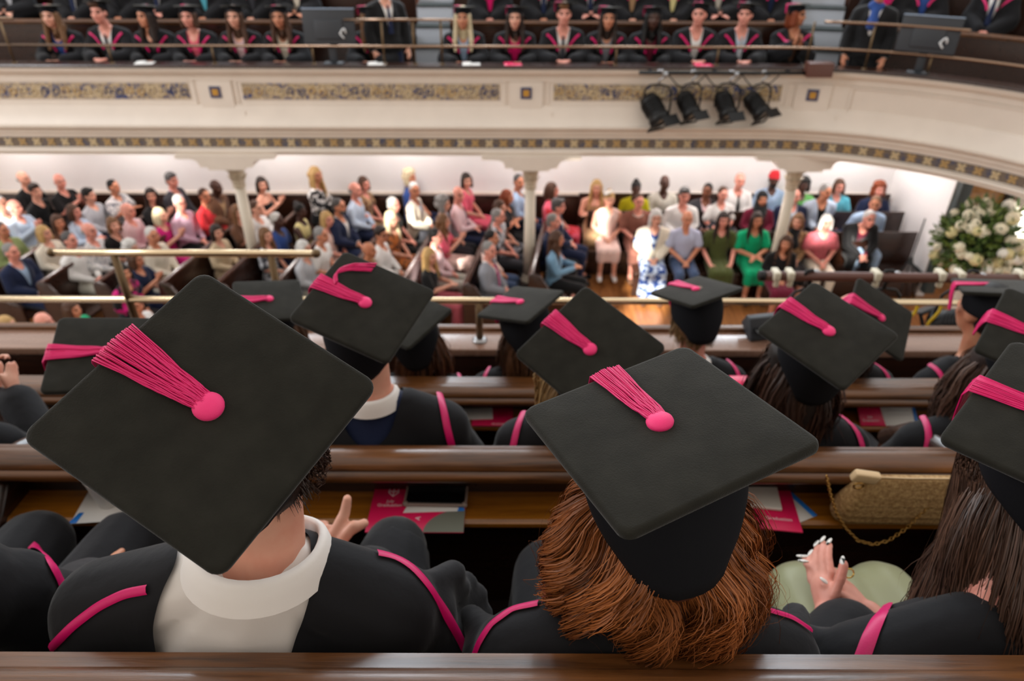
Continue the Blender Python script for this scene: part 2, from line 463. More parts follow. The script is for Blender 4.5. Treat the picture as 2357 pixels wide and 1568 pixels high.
# benches of the far gallery, split by the aisles
AISLES = [(-1.38, -.84), (3.60, 4.16)]
segs = []; a = -9.5
for q0, q1 in AISLES: segs.append((a, q0)); a = q1
segs.append((a, 7.9))
SL = ['left of the aisle stairs', 'between the two flights of aisle stairs', 'on the curve right of the stairs']
for (a, b), w in zip(segs, SL):
    for r, (o0, z0) in enumerate(((0, 2.68), (.82, 3.165))):
        t = thing('gallery_bench', 'dark wooden %s row bench of the far gallery %s' % (('front', 'second')[r], w), 'bench', gpt((a + b) / 2, o0 + .8, z0), 0, None)
        hb = 1.12 if r == 0 else 1.0
        under(place('seat', sweep('seat', [(o0 + .50, z0 + .40), (o0 + .50, z0 + .44), (o0 + .90, z0 + .44), (o0 + .90, z0 + .40)], a, b), DARKW), t)
        under(place('seat_front', sweep('seat_front', [(o0 + .54, z0 + .002), (o0 + .54, z0 + .40), (o0 + .57, z0 + .40), (o0 + .57, z0 + .002)], a, b), DARKW), t)
        under(place('backrest', sweep('backrest', [(o0 + .90, z0 + .002), (o0 + .90, z0 + hb), (o0 + .94, z0 + hb), (o0 + .94, z0 + .37)], a, b), DARKW), t)
        under(place('top_rail', sweep('top_rail', [(o0 + .88, z0 + hb), (o0 + .87, z0 + hb + .03), (o0 + .89, z0 + hb + .055), (o0 + .95, z0 + hb + .055), (o0 + .98, z0 + hb + .03), (o0 + .96, z0 + hb)], a, b), RAILW), t)
for (a, b), w in zip(AISLES, ('left of the middle benches', 'beside the spotlights')):
    t = thing('aisle_stairs', 'pale painted stairs in the far gallery aisle ' + w, 'stairs', gpt((a + b) / 2, .5, 2.80))
    for k in range(7):
        o0 = .62 + .26 * k; z1 = 3.02 + .235 * k
        under(place('step', sweep('step', [(o0, z1 - .235), (o0, z1 - .03), (o0 + .27, z1 - .03), (o0 + .27, z1 - .235)], a + .02, b - .02), PALESTEP), t)
        under(place('tread', sweep('tread', [(o0 - .02, z1 - .03), (o0 - .02, z1), (o0 + .26, z1), (o0 + .26, z1 - .03)], a + .02, b - .02), GREYD), t)

# ------------------------------------------------------------------ cast iron columns under the far gallery
COLC = mat('column_cream', (214, 204, 186), .4); CAPC = mat('capital_gilt', (172, 156, 130), .5, var=.35, vscale=25, rgb2=(216, 204, 182))
leafm = MB()
for j in range(4):
    for sg in (-1, 1): pass
_lv = [(0, 0, 0)]
def leaf_mesh():
    vs = []; fs = []
    for i in range(6):
        t = i / 5; wdt = .030 * math.sin(PI * (.12 + .8 * t)); y = .012 + .045 * t ** 2.6; z = .11 * t - .02 * max(0, t - .75) * 8 * .25
        for a in (-1, 0, 1): vs.append((a * wdt, y + (.006 if a == 0 else 0), z))
    for i in range(5):
        for a in range(2): k = i * 3 + a; fs.append((k, k + 1, k + 4, k + 3))
    return mesh_from('leaf', vs, fs)
LEAF = leaf_mesh()
for x, z0, lab in ((-3.82, .0, 'slender cream iron column with leafy capital beside the woman in black strapless top'),
                   (.25, .0, 'slender cream iron column with leafy capital next to the woman in floral red dress'),
                   (3.90, .0, 'slender cream iron column with leafy capital beside the man in red turban')):
    t = thing('column', lab, 'column', (x, 9.35, z0))
    place('plinth', box_mesh('plinth', (0, 0, .18), (.26, .26, .36), .01), DARKW, t)
    place('base', MB().lathe([(.12, .36), (.12, .39), (.085, .42), (.10, .45), (.075, .48)], 20).mesh('base', True), COLC, t)
    place('shaft', MB().lathe([(.086, .47), (.08, 1.0), (.074, 1.84)], 20).mesh('shaft', True), COLC, t)
    cp = place('capital', MB().lathe([(.074, 1.80), (.092, 1.82), (.074, 1.85), (.08, 1.94), (.115, 2.05), (.18, 2.10)], 20).mesh('capital', True), CAPC, t)
    for ring, (zz, sc) in enumerate(((1.85, 1.3), (1.94, 1.7))):
        for k in range(8):
            a = 2 * PI * (k + .5 * ring) / 8
            place('leaf', LEAF, CAPC, cp, (.066 * math.sin(-a), .066 * math.cos(a), zz), (0, 0, a), sc)
    place('abacus', box_mesh('abacus', (0, 0, 2.125), (.30, .30, .05), .012), COLC, t)
    pr = [(-.66, 2.34), (-.66, 2.30), (-.44, 2.295), (-.385, 2.275), (-.36, 2.235), (-.35, 2.19), (-.25, 2.185), (-.24, 2.15), (.24, 2.15), (.25, 2.185), (.35, 2.19), (.36, 2.235), (.385, 2.275), (.44, 2.295), (.66, 2.30), (.66, 2.34)]
    n = len(pr); vs = [(a, -.30, b) for a, b in pr] + [(a, .20, b) for a, b in pr]
    place('bracket', auto_smooth(mesh_from('bracket', vs, [(i, (i + 1) % n, n + (i + 1) % n, n + i) for i in range(n)] + [tuple(range(n)), tuple(range(2 * n - 1, n - 1, -1))], False)), CREAM, t)

# lamps below the far gallery: small cylinders on the soffit with a warm light of their own
SOCK = mat('lamp_glow', (255, 240, 225), .5, emit=(255, 236, 214, 6.0))
for i, (x, y) in enumerate(((-8.0, 10.4), (-5.9, 10.4), (-3.8, 10.4), (-1.7, 10.4), (.4, 10.4), (2.5, 10.4), (3.84, 10.0), (5.4, 10.4))):
    t = thing('soffit_lamp', 'small cylindrical lamp on the soffit near the red turban' if x == 3.84 else 'small cylindrical lamp on the soffit above the stalls', 'lamp', (x, y, 2.40), 0, None if x == 3.84 else 'soffit lamps')
    place('housing', MB().lathe([(.08, .0), (.08, -.10), (.06, -.12)], 16).mesh('housing', True), CREAM, t)
    place('bulb', MB().ell((0, 0, -.125), (.05, .05, .02)).mesh('bulb', True), SOCK, t)
    ld = bpy.data.lights.new('soffit_light', 'POINT'); ld.energy = 24 if x > 5 else 16; ld.color = (1.0, .94, .915); ld.shadow_soft_size = .12
    lo = bpy.data.objects.new('soffit_light', ld); link(lo, t); lo.location = (0, 0, -.22)

# ------------------------------------------------------------------ hall wall behind the viewer: unseen, openings shaped to throw the sun patches
PATCH = [((-5.14, 10.0, 1.2), .26, .26), ((-1.78, 9.8, 1.2), .22, .40), ((1.88, 9.5, .65), .16, .62), ((1.98, 9.05, .0), .32, .62), ((1.34, 10.15, 1.0), .12, .40),
         ((4.58, 9.5, 1.15), .16, .24), ((5.12, 9.5, .95), .16, .34), ((-1.2, 8.9, .9), .16, .5), ((-7.6, 9.9, 1.15), .3, .2)]
YW = -2.4
holes = []
for c, hw, hh in PATCH:
    c = V(c); q = c - SUN_DIR * ((c.y - YW) / SUN_DIR.y)
    holes.append((q.x - hw, q.x + hw, q.z - hh * .8, q.z + hh * .8))
xs = sorted({-17.0, 11.0} | {h[0] for h in holes} | {h[1] for h in holes}); zs = sorted({0.0, 16.0} | {h[2] for h in holes} | {h[3] for h in holes})
mb = MB()
for i in range(len(xs) - 1):
    for j in range(len(zs) - 1):
        cx, cz = (xs[i] + xs[i + 1]) / 2, (zs[j] + zs[j + 1]) / 2
        if not any(h[0] < cx < h[1] and h[2] < cz < h[3] for h in holes):
            mb.add([(xs[i], YW, zs[j]), (xs[i + 1], YW, zs[j]), (xs[i + 1], YW, zs[j + 1]), (xs[i], YW, zs[j + 1])], [(0, 1, 2, 3)])
struct('wall_near', mb.mesh('wall_near'), CREAM, 'cream hall wall with openings cut for sun patches behind the near gallery')
# ------------------------------------------------------------------ near gallery: tiers, pews, ledge, rails
ROWZ = {1: 3.51, 2: 3.145, 3: 2.78}
RAIL = {1: (.441, 4.48), 2: (1.245, 4.12), 3: (2.012, 3.755)}
struct('floor_near_gallery', extrude_x('tiers', [(-2.3, 3.88), (-.28, 3.88), (-.28, 3.877), (.54, 3.877), (.54, 3.51), (1.31, 3.51), (1.31, 3.145), (2.085, 3.145), (2.085, 2.78), (2.75, 2.78), (2.75, 2.55), (-2.3, 2.55)], -4.2, 4.2), CARPET, 'dark stepped floor of the near gallery')
ngf = struct('wall_near_gallery', extrude_x('near_front', [(2.75, 2.45), (2.75, 3.41), (2.79, 3.41), (2.80, 3.3), (2.80, 2.45)], -4.2, 4.2), DARKW, 'dark wood inner side of the near gallery front')
led = struct('trim_4', bevel(extrude_x('near_ledge', [(2.742, 3.405), (2.742, 3.445), (2.93, 3.445), (2.955, 3.425), (2.93, 3.405)], -4.2, 4.2), .006), LEDGEW, 'pale varnished ledge on the near gallery front')
place('ledge_lip', auto_smooth(extrude_x('ledge_lip', [(2.90, 3.445), (2.905, 3.462), (2.925, 3.468), (2.945, 3.462), (2.95, 3.445)], -4.2, 4.2)), RAILW, led)
def rail_prof(y, z, bk=.085):
    """moulded top rail: a rounded upper roll over a second, fuller roll facing the row behind"""
    pts = []
    for i in range(9):
        a = PI * i / 8; pts.append((y + .02 + .036 * math.cos(a), z - .026 + .026 * math.sin(a)))
    for i in range(1, 8):
        a = PI / 2 + PI * i / 8; pts.append((y + .008 + .036 * math.cos(a), z - .048 + .022 * math.sin(a)))
    pts += [(y + .02, z - .072), (y + bk, z - .072), (y + bk, z - .035)]
    return pts
PEWL = {1: 'nearest dark pew with varnished moulded rail behind the white collar and red hair', 2: 'dark pew with book shelf holding the handbag and the pink programme',
        3: 'dark pew in front of the brass railed ledge with two programmes on its shelf'}
for r in (1, 2, 3):
    y, z = RAIL[r]; fz = ROWZ[r]; po = .102 if r == 3 else .062
    t = thing('pew', PEWL[r], 'pew', (0, y + .04, fz))
    X0, X1 = (-2.6, 2.6) if r == 1 else ((-1.24, 1.12) if r == 2 else (-1.9, 3.0))
    X0, X1 = -2.8, 3.0
    under(place('top_rail', auto_smooth(extrude_x('top_rail', rail_prof(y, z, po + .023), X0, X1), 50), RAILW), t)
    low = fz + .002 if r == 1 else fz + .002
    under(place('backrest', extrude_x('backrest', [(y + po, low), (y + po, z - .07), (y + po + .023, z - .07), (y + po + .023, low)], X0, X1), DARKW), t)
    under(place('seat', bevel(extrude_x('seat', [(y + po + .023, fz + .40), (y + po + .023, fz + .435), (y + .44, fz + .435), (y + .44, fz + .40)], X0, X1), .008), DARKW), t)
    under(place('seat_front', extrude_x('seat_front', [(y + .36, fz + .002), (y + .36, fz + .40), (y + .385, fz + .40), (y + .385, fz + .002)], X0, X1), DARKW), t)
    if r > 1:
        sy = y + po
        under(place('book_shelf', auto_smooth(extrude_x('book_shelf', [(sy, z - .195), (sy, z - .172), (sy - .094, z - .172), (sy - .104, z - .178), (sy - .104, z - .19), (sy - .094, z - .195)], X0, X1), 30), SHELFW), t)
        for xb in (-1.9, -.75, .42, 1.6):
            under(place('shelf_bracket', mesh_from('shelf_bracket', [(xb + dx, sy - a, z - .195 - b) for dx in (-.01, .01) for a, b in ((0, 0), (.08, 0), (0, .11))], [(0, 1, 2), (5, 4, 3), (0, 3, 4, 1), (1, 4, 5, 2), (2, 5, 3, 0)], False), DARKW), t)
        # sloping panel joints on the back of the pew
        for xb in (-2.3, -1.35, -.4, .55, 1.5, 2.4):
            under(place('panel_stile', box_mesh('panel_stile', (xb, y + po - .005, (low + z - .3) / 2), (.06, .012, z - .3 - low), .003), DARKW), t)
# end panel that divides the second pew from the aisle at the right, with its sloping arm
t = thing('pew_end', 'dark sloping wooden pew end beside the tan handbag', 'pew end', (1.16, 1.35, 3.51))
pr = [(-.18, .0), (-.18, .44), (-.10, .51), (.02, .50), (.20, .43), (.30, .32), (.30, .0)]
n = len(pr); vs = [(-.022, a, b) for a, b in pr] + [(.022, a, b) for a, b in pr]
e = bevel(mesh_from('end_panel', vs, [(i, (i + 1) % n, n + (i + 1) % n, n + i) for i in range(n)] + [tuple(range(n)), tuple(range(2 * n - 1, n - 1, -1))], False), .006)
place('end_panel', e, DARKWY, t)
place('arm_cap', MB().tube([(0, a, b + .012) for a, b in pr[1:6]], .030, 10).mesh('arm_cap', True), wood('arm_wood', (40, 26, 20), (78, 56, 46), .3, 1), t)
t = thing('pew_end', 'dark pew end with a curled arm at the far left of the second pew', 'pew end', (-1.27, 1.36, 3.51))
place('end_panel', e, DARKWY, t)
place('arm_cap', MB().tube([(.0, -.26, .45), (.0, -.24, .51), (0, -.18, .55), (.0, -.1, .56), (0, 0, .53), (0, .20, .45), (0, .30, .34)], .024, 10).mesh('arm_cap', True), MATS['arm_wood'], t)

nr = thing('guard_rail', 'brass guard rail with low and high bars on the near gallery ledge', 'rail', (0, 2.82, 3.445))
under(brass_tube('lower_rail', [(-4.2, 2.82, 3.667), (4.2, 2.82, 3.664)], .0165, n=14), nr)
under(brass_tube('upper_rail', [(-2.05, 2.82, 3.905), (-.88, 2.82, 3.902)], .0165, n=14), nr)
for xx in (-2.055, -.875):
    under(place('end_cap', MB().ell((xx, 2.82, 3.904), (.021, .021, .021)).mesh('end_cap', True), BRASSD), nr)
for xx, hi in ((-3.4, 0), (-2.72, 0), (-1.78, 1), (-1.08, 1), (-.155, 0), (.93, 0), (1.62, 0), (2.3, 0)):
    under(brass_tube('post', [(xx, 2.82, 3.445), (xx, 2.82, 3.90 if hi else 3.66)], .017, BRASSD, n=10), nr)
    under(place('flange', MB().lathe([(.036, 0), (.036, .008), (.020, .018)], 14).mesh('flange', True), STEEL, None, (xx, 2.82, 3.444)), nr)

# ------------------------------------------------------------------ stalls pews
PROWS = [.68, -.15, -1.0, -1.8, -2.65, -3.42, -4.15, -5.0, -5.75, -6.55, -7.4]
SLOPE = .15
PWHO = ['second from the front-facing benches', 'beside the middle column', 'behind the man in the grey suit', 'in the row of the white-haired couple', 'in the row of the white polo shirt', 'beside the left column',
        'in the row of the beige dress', 'in the row of the magenta dress', 'in the row of the pale pink shirt', 'in the row of the navy suit', 'in the leftmost row']
PWHO[0] = 'in the row of the denim shirt'
PEWB = mat('pew_top_sheen', (70, 40, 28), .22)
pm_end = bevel(mesh_from('pew_end', [(a, b, c) for b in (-.025, .025) for a, c in ((-.29, 0), (-.29, .93), (-.24, .97), (-.12, .92), (.02, .70), (.22, .66), (.26, .6), (.26, 0))],
        [tuple(range(8)), tuple(range(15, 7, -1))] + [(i, 8 + i, 8 + (i + 1) % 8, (i + 1) % 8) for i in range(8)], False), .008)
for k, x0 in enumerate(PROWS):
    dn = 8.05 if k > 0 else 8.35
    ang = math.atan(SLOPE)
    t = thing('stalls_pew', 'long dark stalls pew facing the stage ' + PWHO[k], 'pew', (x0 + SLOPE * (dn - 9.5), dn, 0), -ang)
    L = 10.9 - dn
    place('end_panel', pm_end, DARKW, t, (0, 0, .002))
    for nm, c, d in (('seat', (.02, L / 2, .41), (.42, L, .035)), ('backrest', (-.26, L / 2, .60), (.035, L, .62)), ('top_rail', (-.262, L / 2, .925), (.07, L, .04))):
        place(nm, box_mesh(nm, c, d, .006), PEWB if nm == 'top_rail' else DARKWY, t)
for i, (d, lab) in enumerate(((9.62, 'front bench facing the viewer under the woman in emerald dress'), (10.20, 'middle bench facing the viewer below the back row'), (10.75, 'back bench facing the viewer along the wainscot'))):
    x0, x1 = ((1.85, 6.2), (1.2, 6.25), (1.1, 6.25))[i]; f = zf(d)
    t = thing('stalls_bench', 'dark wooden ' + lab, 'bench', (x0, d, f))
    L = x1 - x0
    for nm, c, dd in (('seat', (L / 2, .0, .41), (L, .38, .035)), ('backrest', (L / 2, .235, .66), (L, .03, .56)), ('seat_front', (L / 2, -.12, .2), (L, .025, .39))):
        place(nm, box_mesh(nm, c, dd, .006), DARKW, t)
# ------------------------------------------------------------------ people: bodies, clothes and hair are built per pose and shared
MESH = {}
def rotz(a): return Matrix.Rotation(a, 3, 'Z')
def joints(pose):
    J = dict(pel=V((0, 0, .54)), waist=V((0, 0, .68)), chest=V((0, .0, .875)), neck=V((0, -.012, 1.03)), head=V((0, .025, 1.22)),
             sh=V((.184, -.01, .962)), el=V((.235, .03, .765)), wr=V((.055, .235, .645)), hip=V((.09, .02, .52)), kn=V((.11, .43, .50)), an=V((.115, .40, .09)), toe=V((.125, .53, .035)))
    if pose == 'gal': J['sh'].z = .918; J['neck'].z = 1.0; J['chest'].z = .845; J['el'].z = .74
    lean = dict(knees=.62, ledge=.30, lean=.22, slump=.12).get(pose, 0.0)
    if pose == 'knees': J['el'] = V((.20, .36, .68)); J['wr'] = V((.045, .50, .58))
    if pose == 'clap': J['el'] = V((.22, .10, .78)); J['wr'] = V((.035, .29, .93))
    if pose == 'phone': J['el'] = V((.215, .07, .76)); J['wr'] = V((.06, .30, .80))
    if pose == 'crossed': J['el'] = V((.235, .08, .78)); J['wr'] = V((-.10, .20, .82))
    if pose == 'ledge': J['el'] = V((.25, .22, .73)); J['wr'] = V((.10, .42, .735))
    if pose == 'hug': J['el'] = V((.24, .06, .74)); J['wr'] = V((.0, .26, .70))
    if pose == 'side': J['el'] = V((.25, .0, .74)); J['wr'] = V((.16, .30, .60))
    if pose == 'stand':
        for k in ('pel', 'waist', 'chest', 'neck', 'head', 'sh'): J[k] = J[k] + V((0, 0, .40))
        J['hip'] = V((.09, 0, .92)); J['kn'] = V((.095, .02, .50)); J['an'] = V((.10, 0, .09)); J['toe'] = V((.12, .14, .035))
        J['el'] = V((.25, .0, 1.13)); J['wr'] = V((.24, .10, .90))
    if lean:
        R = Matrix.Rotation(-lean, 3, 'X'); p = J['pel']
        for k in ('waist', 'chest', 'neck', 'head', 'sh'): J[k] = p + R @ (J[k] - p)
        J['head'].z += .02 * lean; J['head'] = J['head'] + V((0, -.05 * lean, .02 * lean))
    return J
def mirror(p, s): return V((p.x * s, p.y, p.z))
def hand(mb, w, d, nrm, side, k=1.0, curl=.5):
    """palm, four fingers of unequal length and a thumb from the side of the palm"""
    d = d.normalized(); nrm = (nrm - d * nrm.dot(d)).normalized(); u = nrm.cross(d) * side; tips = []
    mb.cone(w, .022 * k, w + d * .055 * k, .030 * k, u, .55); 
    for i, (L, o) in enumerate(((.066, -.027), (.078, -.009), (.074, .009), (.058, .026))):
        b = w + d * .075 * k + u * o * k; t = d
        for j, f in enumerate((.5, .3, .25)):
            e = b + t * L * f * k; mb.cone(b, (.0095 - .001 * j) * k, e, (.009 - .0012 * j) * k, n=8, nr=2); b = e
            t = (t + nrm * math.sin(curl * .8)).normalized() if curl else t
        tips.append((b, t, nrm))
    b = w + d * .028 * k - u * .024 * k; t = (d * .72 - u * .62).normalized()
    for j in range(2):
        e = b + t * .034 * k; mb.cone(b, .0115 * k, e, .010 * k, n=8, nr=2); b = e; t = (t + d * .35).normalized()
    tips.append((b, t, nrm)); return tips
def head_prims(mb, c, R, nose=True):
    E = lambda p, r, RR=None: mb.ell(c + R @ V(p), r, R if RR is None else R @ RR, 16, 10)
    E((0, -.012, .03), (.076, .095, .092)); E((0, .022, -.035), (.060, .070, .080)); E((0, .052, -.088), (.030, .030, .024)); E((0, .062, .03), (.052, .03, .03))
    if nose:
        mb.cone(c + R @ V((0, .086, .018)), .009, c + R @ V((0, .104, -.02)), .0135, n=8)
        mb.cone(c + R @ V((-.016, .082, -.058)), .010, c + R @ V((.016, .082, -.058)), .010, n=8)
    for s in (-1, 1):
        E((s * .077, -.006, -.008), (.010, .022, .031), Matrix.Rotation(-.25, 3, 'X')); E((s * .046, .055, -.02), (.022, .025, .022))
def torso(mb, J, g=0.0, neck=True, top=True):
    X = V((1, 0, 0))
    mb.cone(J['pel'] + V((-.06, 0, 0)), .115 + g, J['pel'] + V((.06, 0, 0)), .115 + g)
    mb.cone(J['pel'], .135 + g, J['waist'], .136 + g, X, .78); mb.cone(J['waist'], .136 + g, J['chest'], .160 + g, X, .72)
    if top:
        up = (J['neck'] - J['chest']).normalized()
        mb.cone(mirror(J['sh'], -1) - up * .015, .052 + g, J['sh'] - up * .015, .052 + g, n=14)
        mb.cone(J['chest'], .15 + g, J['chest'] + up * .06, .125 + g, X, .68)
        for s in (-1, 1): mb.cone(mirror(J['sh'], s), .050 + g, J['neck'] + up * .0 + V((s * .03, 0, 0)), .046 + g * .6)
def arm(mb, J, s, g=0.0, frac=1.0, flare=0.0):
    a, b, c = (mirror(J[k], s) for k in ('sh', 'el', 'wr'))
    if frac <= .5:
        mb.cone(a, .050 + g, a.lerp(b, frac * 2), .047 + g + flare); return
    mb.cone(a, .050 + g, b, .040 + g + flare * .5)
    mb.cone(b, .040 + g + flare * .5, b.lerp(c, (frac - .5) * 2), .030 + g + flare)
def leg(mb, J, s, g=0.0, frac=1.0):
    a, b, c = (mirror(J[k], s) for k in ('hip', 'kn', 'an'))
    mb.cone(a, .088 + g, b, .060 + g); mb.cone(b, .058 + g, b.lerp(c, frac), .058 + g - .02 * frac)
def body_mesh(pose, hy, voxel=.0132):
    key = ('body', pose, hy)
    if key in MESH: return MESH[key]
    J = joints(pose); mb = MB(); torso(mb, J)
    mb.cone(J['neck'], .056, J['head'] + V((0, -.015, -.05)), .052)
    R = rotz(-math.radians(hy)); head_prims(mb, J['head'], R)
    for s in (-1, 1):
        arm(mb, J, s); leg(mb, J, s); mb.cone(mirror(J['an'], s), .042, mirror(J['toe'], s), .034)
        w = mirror(J['wr'], s); e = mirror(J['el'], s)
        d = (w - e).normalized()
        if pose in ('clap',): hand(mb, w + V((0, 0, .0)), V((-s * .1, .5, .8)), V((-s, 0, 0)), s, 1, .1)
        elif pose == 'ledge': hand(mb, w, V((-s * .75, .5, -.05)), V((0, 0, -1)), s, 1, .35)
        else: hand(mb, w, d + V((-s * .2, .2, -.1)), V((-s * .3, 0, -1)), s, 1, .45)
    me = blob('body_' + pose, mb, voxel, 3)
    # eyes and mouth are coloured on the one surface
    c = J['head']; ip = R.inverted()
    idx = []
    for p in me.polygons:
        q = ip @ (p.center - c); k = 0
        if q.y > .05:
            if (abs(abs(q.x) - .031) < .016 and abs(q.z - .012) < .0085): k = 1
            elif abs(q.x) < .024 and abs(q.z + .058) < .009: k = 2
            elif abs(abs(q.x) - .031) < .021 and abs(q.z - .034) < .006: k = 3
        idx.append(k)
    for _ in range(4): me.materials.append(None)
    me.polygons.foreach_set('material_index', idx); MESH[key] = me
    return me
def near_axis(c, J, w0, w1, zlo):
    """true where a point on the chest lies inside the open front of a jacket or gown"""
    up = (J['neck'] - J['waist']).normalized(); h = (c - J['waist']).dot(up)
    return h > zlo and abs(c.x) < w0 + (w1 - w0) * min(1, max(0, (h - zlo) / (.40 - zlo)))
def garment(kind, pose):
    key = (kind, pose)
    if key in MESH: return MESH[key]
    J = joints(pose); mb = MB(); vox = .019; sm = 3; keep = None
    stand = pose == 'stand'
    fy = lambda c: c.y > (J['chest'].y if c.z > J['chest'].z else J['waist'].y)
    upv = (J['neck'] - J['chest']).normalized()
    hh = lambda c: (c - J['chest']).dot(upv)
    if kind in ('long', 'short', 'sleeveless', 'strapless', 'polo'):
        torso(mb, J, .013, top=kind != 'strapless')
        if kind == 'long':
            for s in (-1, 1): arm(mb, J, s, .013, .97)
        elif kind in ('short', 'polo'):
            for s in (-1, 1): arm(mb, J, s, .018, .36, .012)
        if kind == 'sleeveless': keep = lambda c: not (abs(c.x) > .165 and hh(c) > .02) and not (hh(c) > .10 and abs(c.x) < .075)
        elif kind == 'strapless': keep = lambda c: hh(c) < .045
        elif kind == 'polo': keep = lambda c: not (hh(c) > .10 and abs(c.x) < .05 and fy(c))
        else: keep = lambda c: not (hh(c) > .075 and abs(c.x) < .03 + .5 * max(0, hh(c) - .075) and fy(c))
        mb.cone(J['neck'] - upv * .02, .062, J['neck'] + upv * .012, .060)
        if kind in ('strapless', 'sleeveless'): mb = MB(); torso(mb, J, .013, top=kind != 'strapless')
    elif kind == 'under':
        torso(mb, J, .008); mb.cone(J['neck'] - upv * .02, .060, J['neck'] + upv * .0, .058)
        keep = lambda c: not (hh(c) > .07 and abs(c.x) < .03 + .4 * max(0, hh(c) - .07) and fy(c))
    elif kind == 'jacket':
        torso(mb, J, .030)
        for s in (-1, 1): arm(mb, J, s, .027, .93)
        keep = lambda c: not (fy(c) and near_axis(c, J, .012, .085, .02)) and not (hh(c) > .135 and abs(c.x) < .07)
    elif kind in ('gown', 'gownb'):
        torso(mb, J, .026)
        for s in (-1, 1):
            a, b, w = (mirror(J[k], s) for k in ('sh', 'el', 'wr'))
            mb.cone(a, .062, b, .082); mb.cone(b, .082, b.lerp(w, .9), .072); mb.cone(b + V((0, 0, -.05)), .075, b.lerp(w, .85) + V((0, .0, -.06)), .07)
            if not stand: mb.cone(mirror(J['hip'], s), .12, mirror(J['kn'], s) + V((0, .0, 0)), .105); mb.cone(mirror(J['kn'], s) + V((0, -.02, 0)), .10, mirror(J['an'], s) + V((0, -.02, .1)), .12)
            else: mb.cone(mirror(J['hip'], s), .15, mirror(J['an'], s) + V((0, 0, .2)), .17)
        if kind == 'gown': keep = lambda c: not (fy(c) and near_axis(c, J, .018, .080, .0)) and not (hh(c) > .13 and abs(c.x) < .066)
        else: keep = lambda c: not (hh(c) > .085 and (c.x / .085) ** 2 + ((hh(c) - .24) / .155) ** 2 < 1)
    elif kind == 'trousers':
        mb.cone(J['pel'] + V((-.06, 0, 0)), .128, J['pel'] + V((.06, 0, 0)), .128); mb.cone(J['pel'], .142, J['pel'].lerp(J['waist'], .6), .140, V((1, 0, 0)), .8)
        for s in (-1, 1): leg(mb, J, s, .018, .94)
    elif kind in ('skirt', 'maxi'):
        mb.cone(J['pel'] + V((-.06, 0, 0)), .132, J['pel'] + V((.06, 0, 0)), .132); mb.cone(J['pel'], .144, J['waist'], .14, V((1, 0, 0)), .8)
        for s in (-1, 1):
            mb.cone(mirror(J['hip'], s), .105, mirror(J['kn'], s), .088)
            lo = mirror(J['an'], s); k = mirror(J['kn'], s)
            mb.cone(k, .085, k.lerp(lo, .85 if kind == 'maxi' else .35), .10 if kind == 'maxi' else .08)
        mb.cone(J['hip'] * .0 + V((0, .05, J['hip'].z)), .10, V((0, J['kn'].y, J['kn'].z)), .085)
        kk = V((0, J['kn'].y - .01, J['kn'].z)); mb.cone(kk, .085, V((0, J['an'].y, kk.z + (J['an'].z - kk.z) * (.85 if kind == 'maxi' else .3))), .085)
    elif kind == 'shoes':
        vox = .012
        mb.cone(J['an'] + V((0, -.01, -.035)), .048, J['toe'] + V((0, .015, .003)), .040)
    elif kind == 'scarf':
        mb.cone(J['neck'] + V((-.03, .0, 0)), .075, J['neck'] + V((.03, .02, .02)), .075); mb.cone(J['neck'] + V((0, .07, -.02)), .05, J['chest'] + V((0, .12, -.02)), .07)
    me = blob(kind + '_' + pose, mb, vox, sm, keep); me.materials.append(None); MESH[key] = me
    if kind in ('jacket', 'gown', 'gownb', 'long', 'short', 'sleeveless', 'strapless', 'polo'):
        pass
    return me

def surf_ribbon(bvh, pts, dirs, w, off=.004, name='trim', both=True):
    """ribbon laid on a surface: rays from pts along dirs find the surface"""
    hit = []
    for p, d in zip(pts, dirs):
        h = bvh.ray_cast(V(p), V(d).normalized())
        if h[0] is not None: hit.append((h[0], h[1] if h[1].dot(V(d)) < 0 else -h[1]))
    return ribbon(hit, w, off, name)
def ribbon(hit, w, off=.004, name='trim', thick=.0025):
    if len(hit) < 2: return None
    P = [h[0] + h[1] * off for h in hit]; N = [h[1] for h in hit]
    for _ in range(3):
        P = [P[0]] + [(P[i - 1] + P[i] * 2 + P[i + 1]) / 4 for i in range(1, len(P) - 1)] + [P[-1]]
        N = [N[0]] + [((N[i - 1] + N[i] * 2 + N[i + 1]) / 4).normalized() for i in range(1, len(N) - 1)] + [N[-1]]
    vs = []; fs = []; ws = w if hasattr(w, '__len__') else [w] * len(P)
    for i, p in enumerate(P):
        t = (P[min(i + 1, len(P) - 1)] - P[max(i - 1, 0)]).normalized(); s = t.cross(N[i]).normalized()
        wi = ws[min(i, len(ws) - 1)] / 2
        vs += [p - s * wi, p - s * wi * .5 + N[i] * thick, p + s * wi * .5 + N[i] * thick, p + s * wi]
    for i in range(len(P) - 1):
        for k in range(3): a = i * 4 + k; fs.append((a, a + 1, a + 5, a + 4))
    return mesh_from(name, vs, fs)
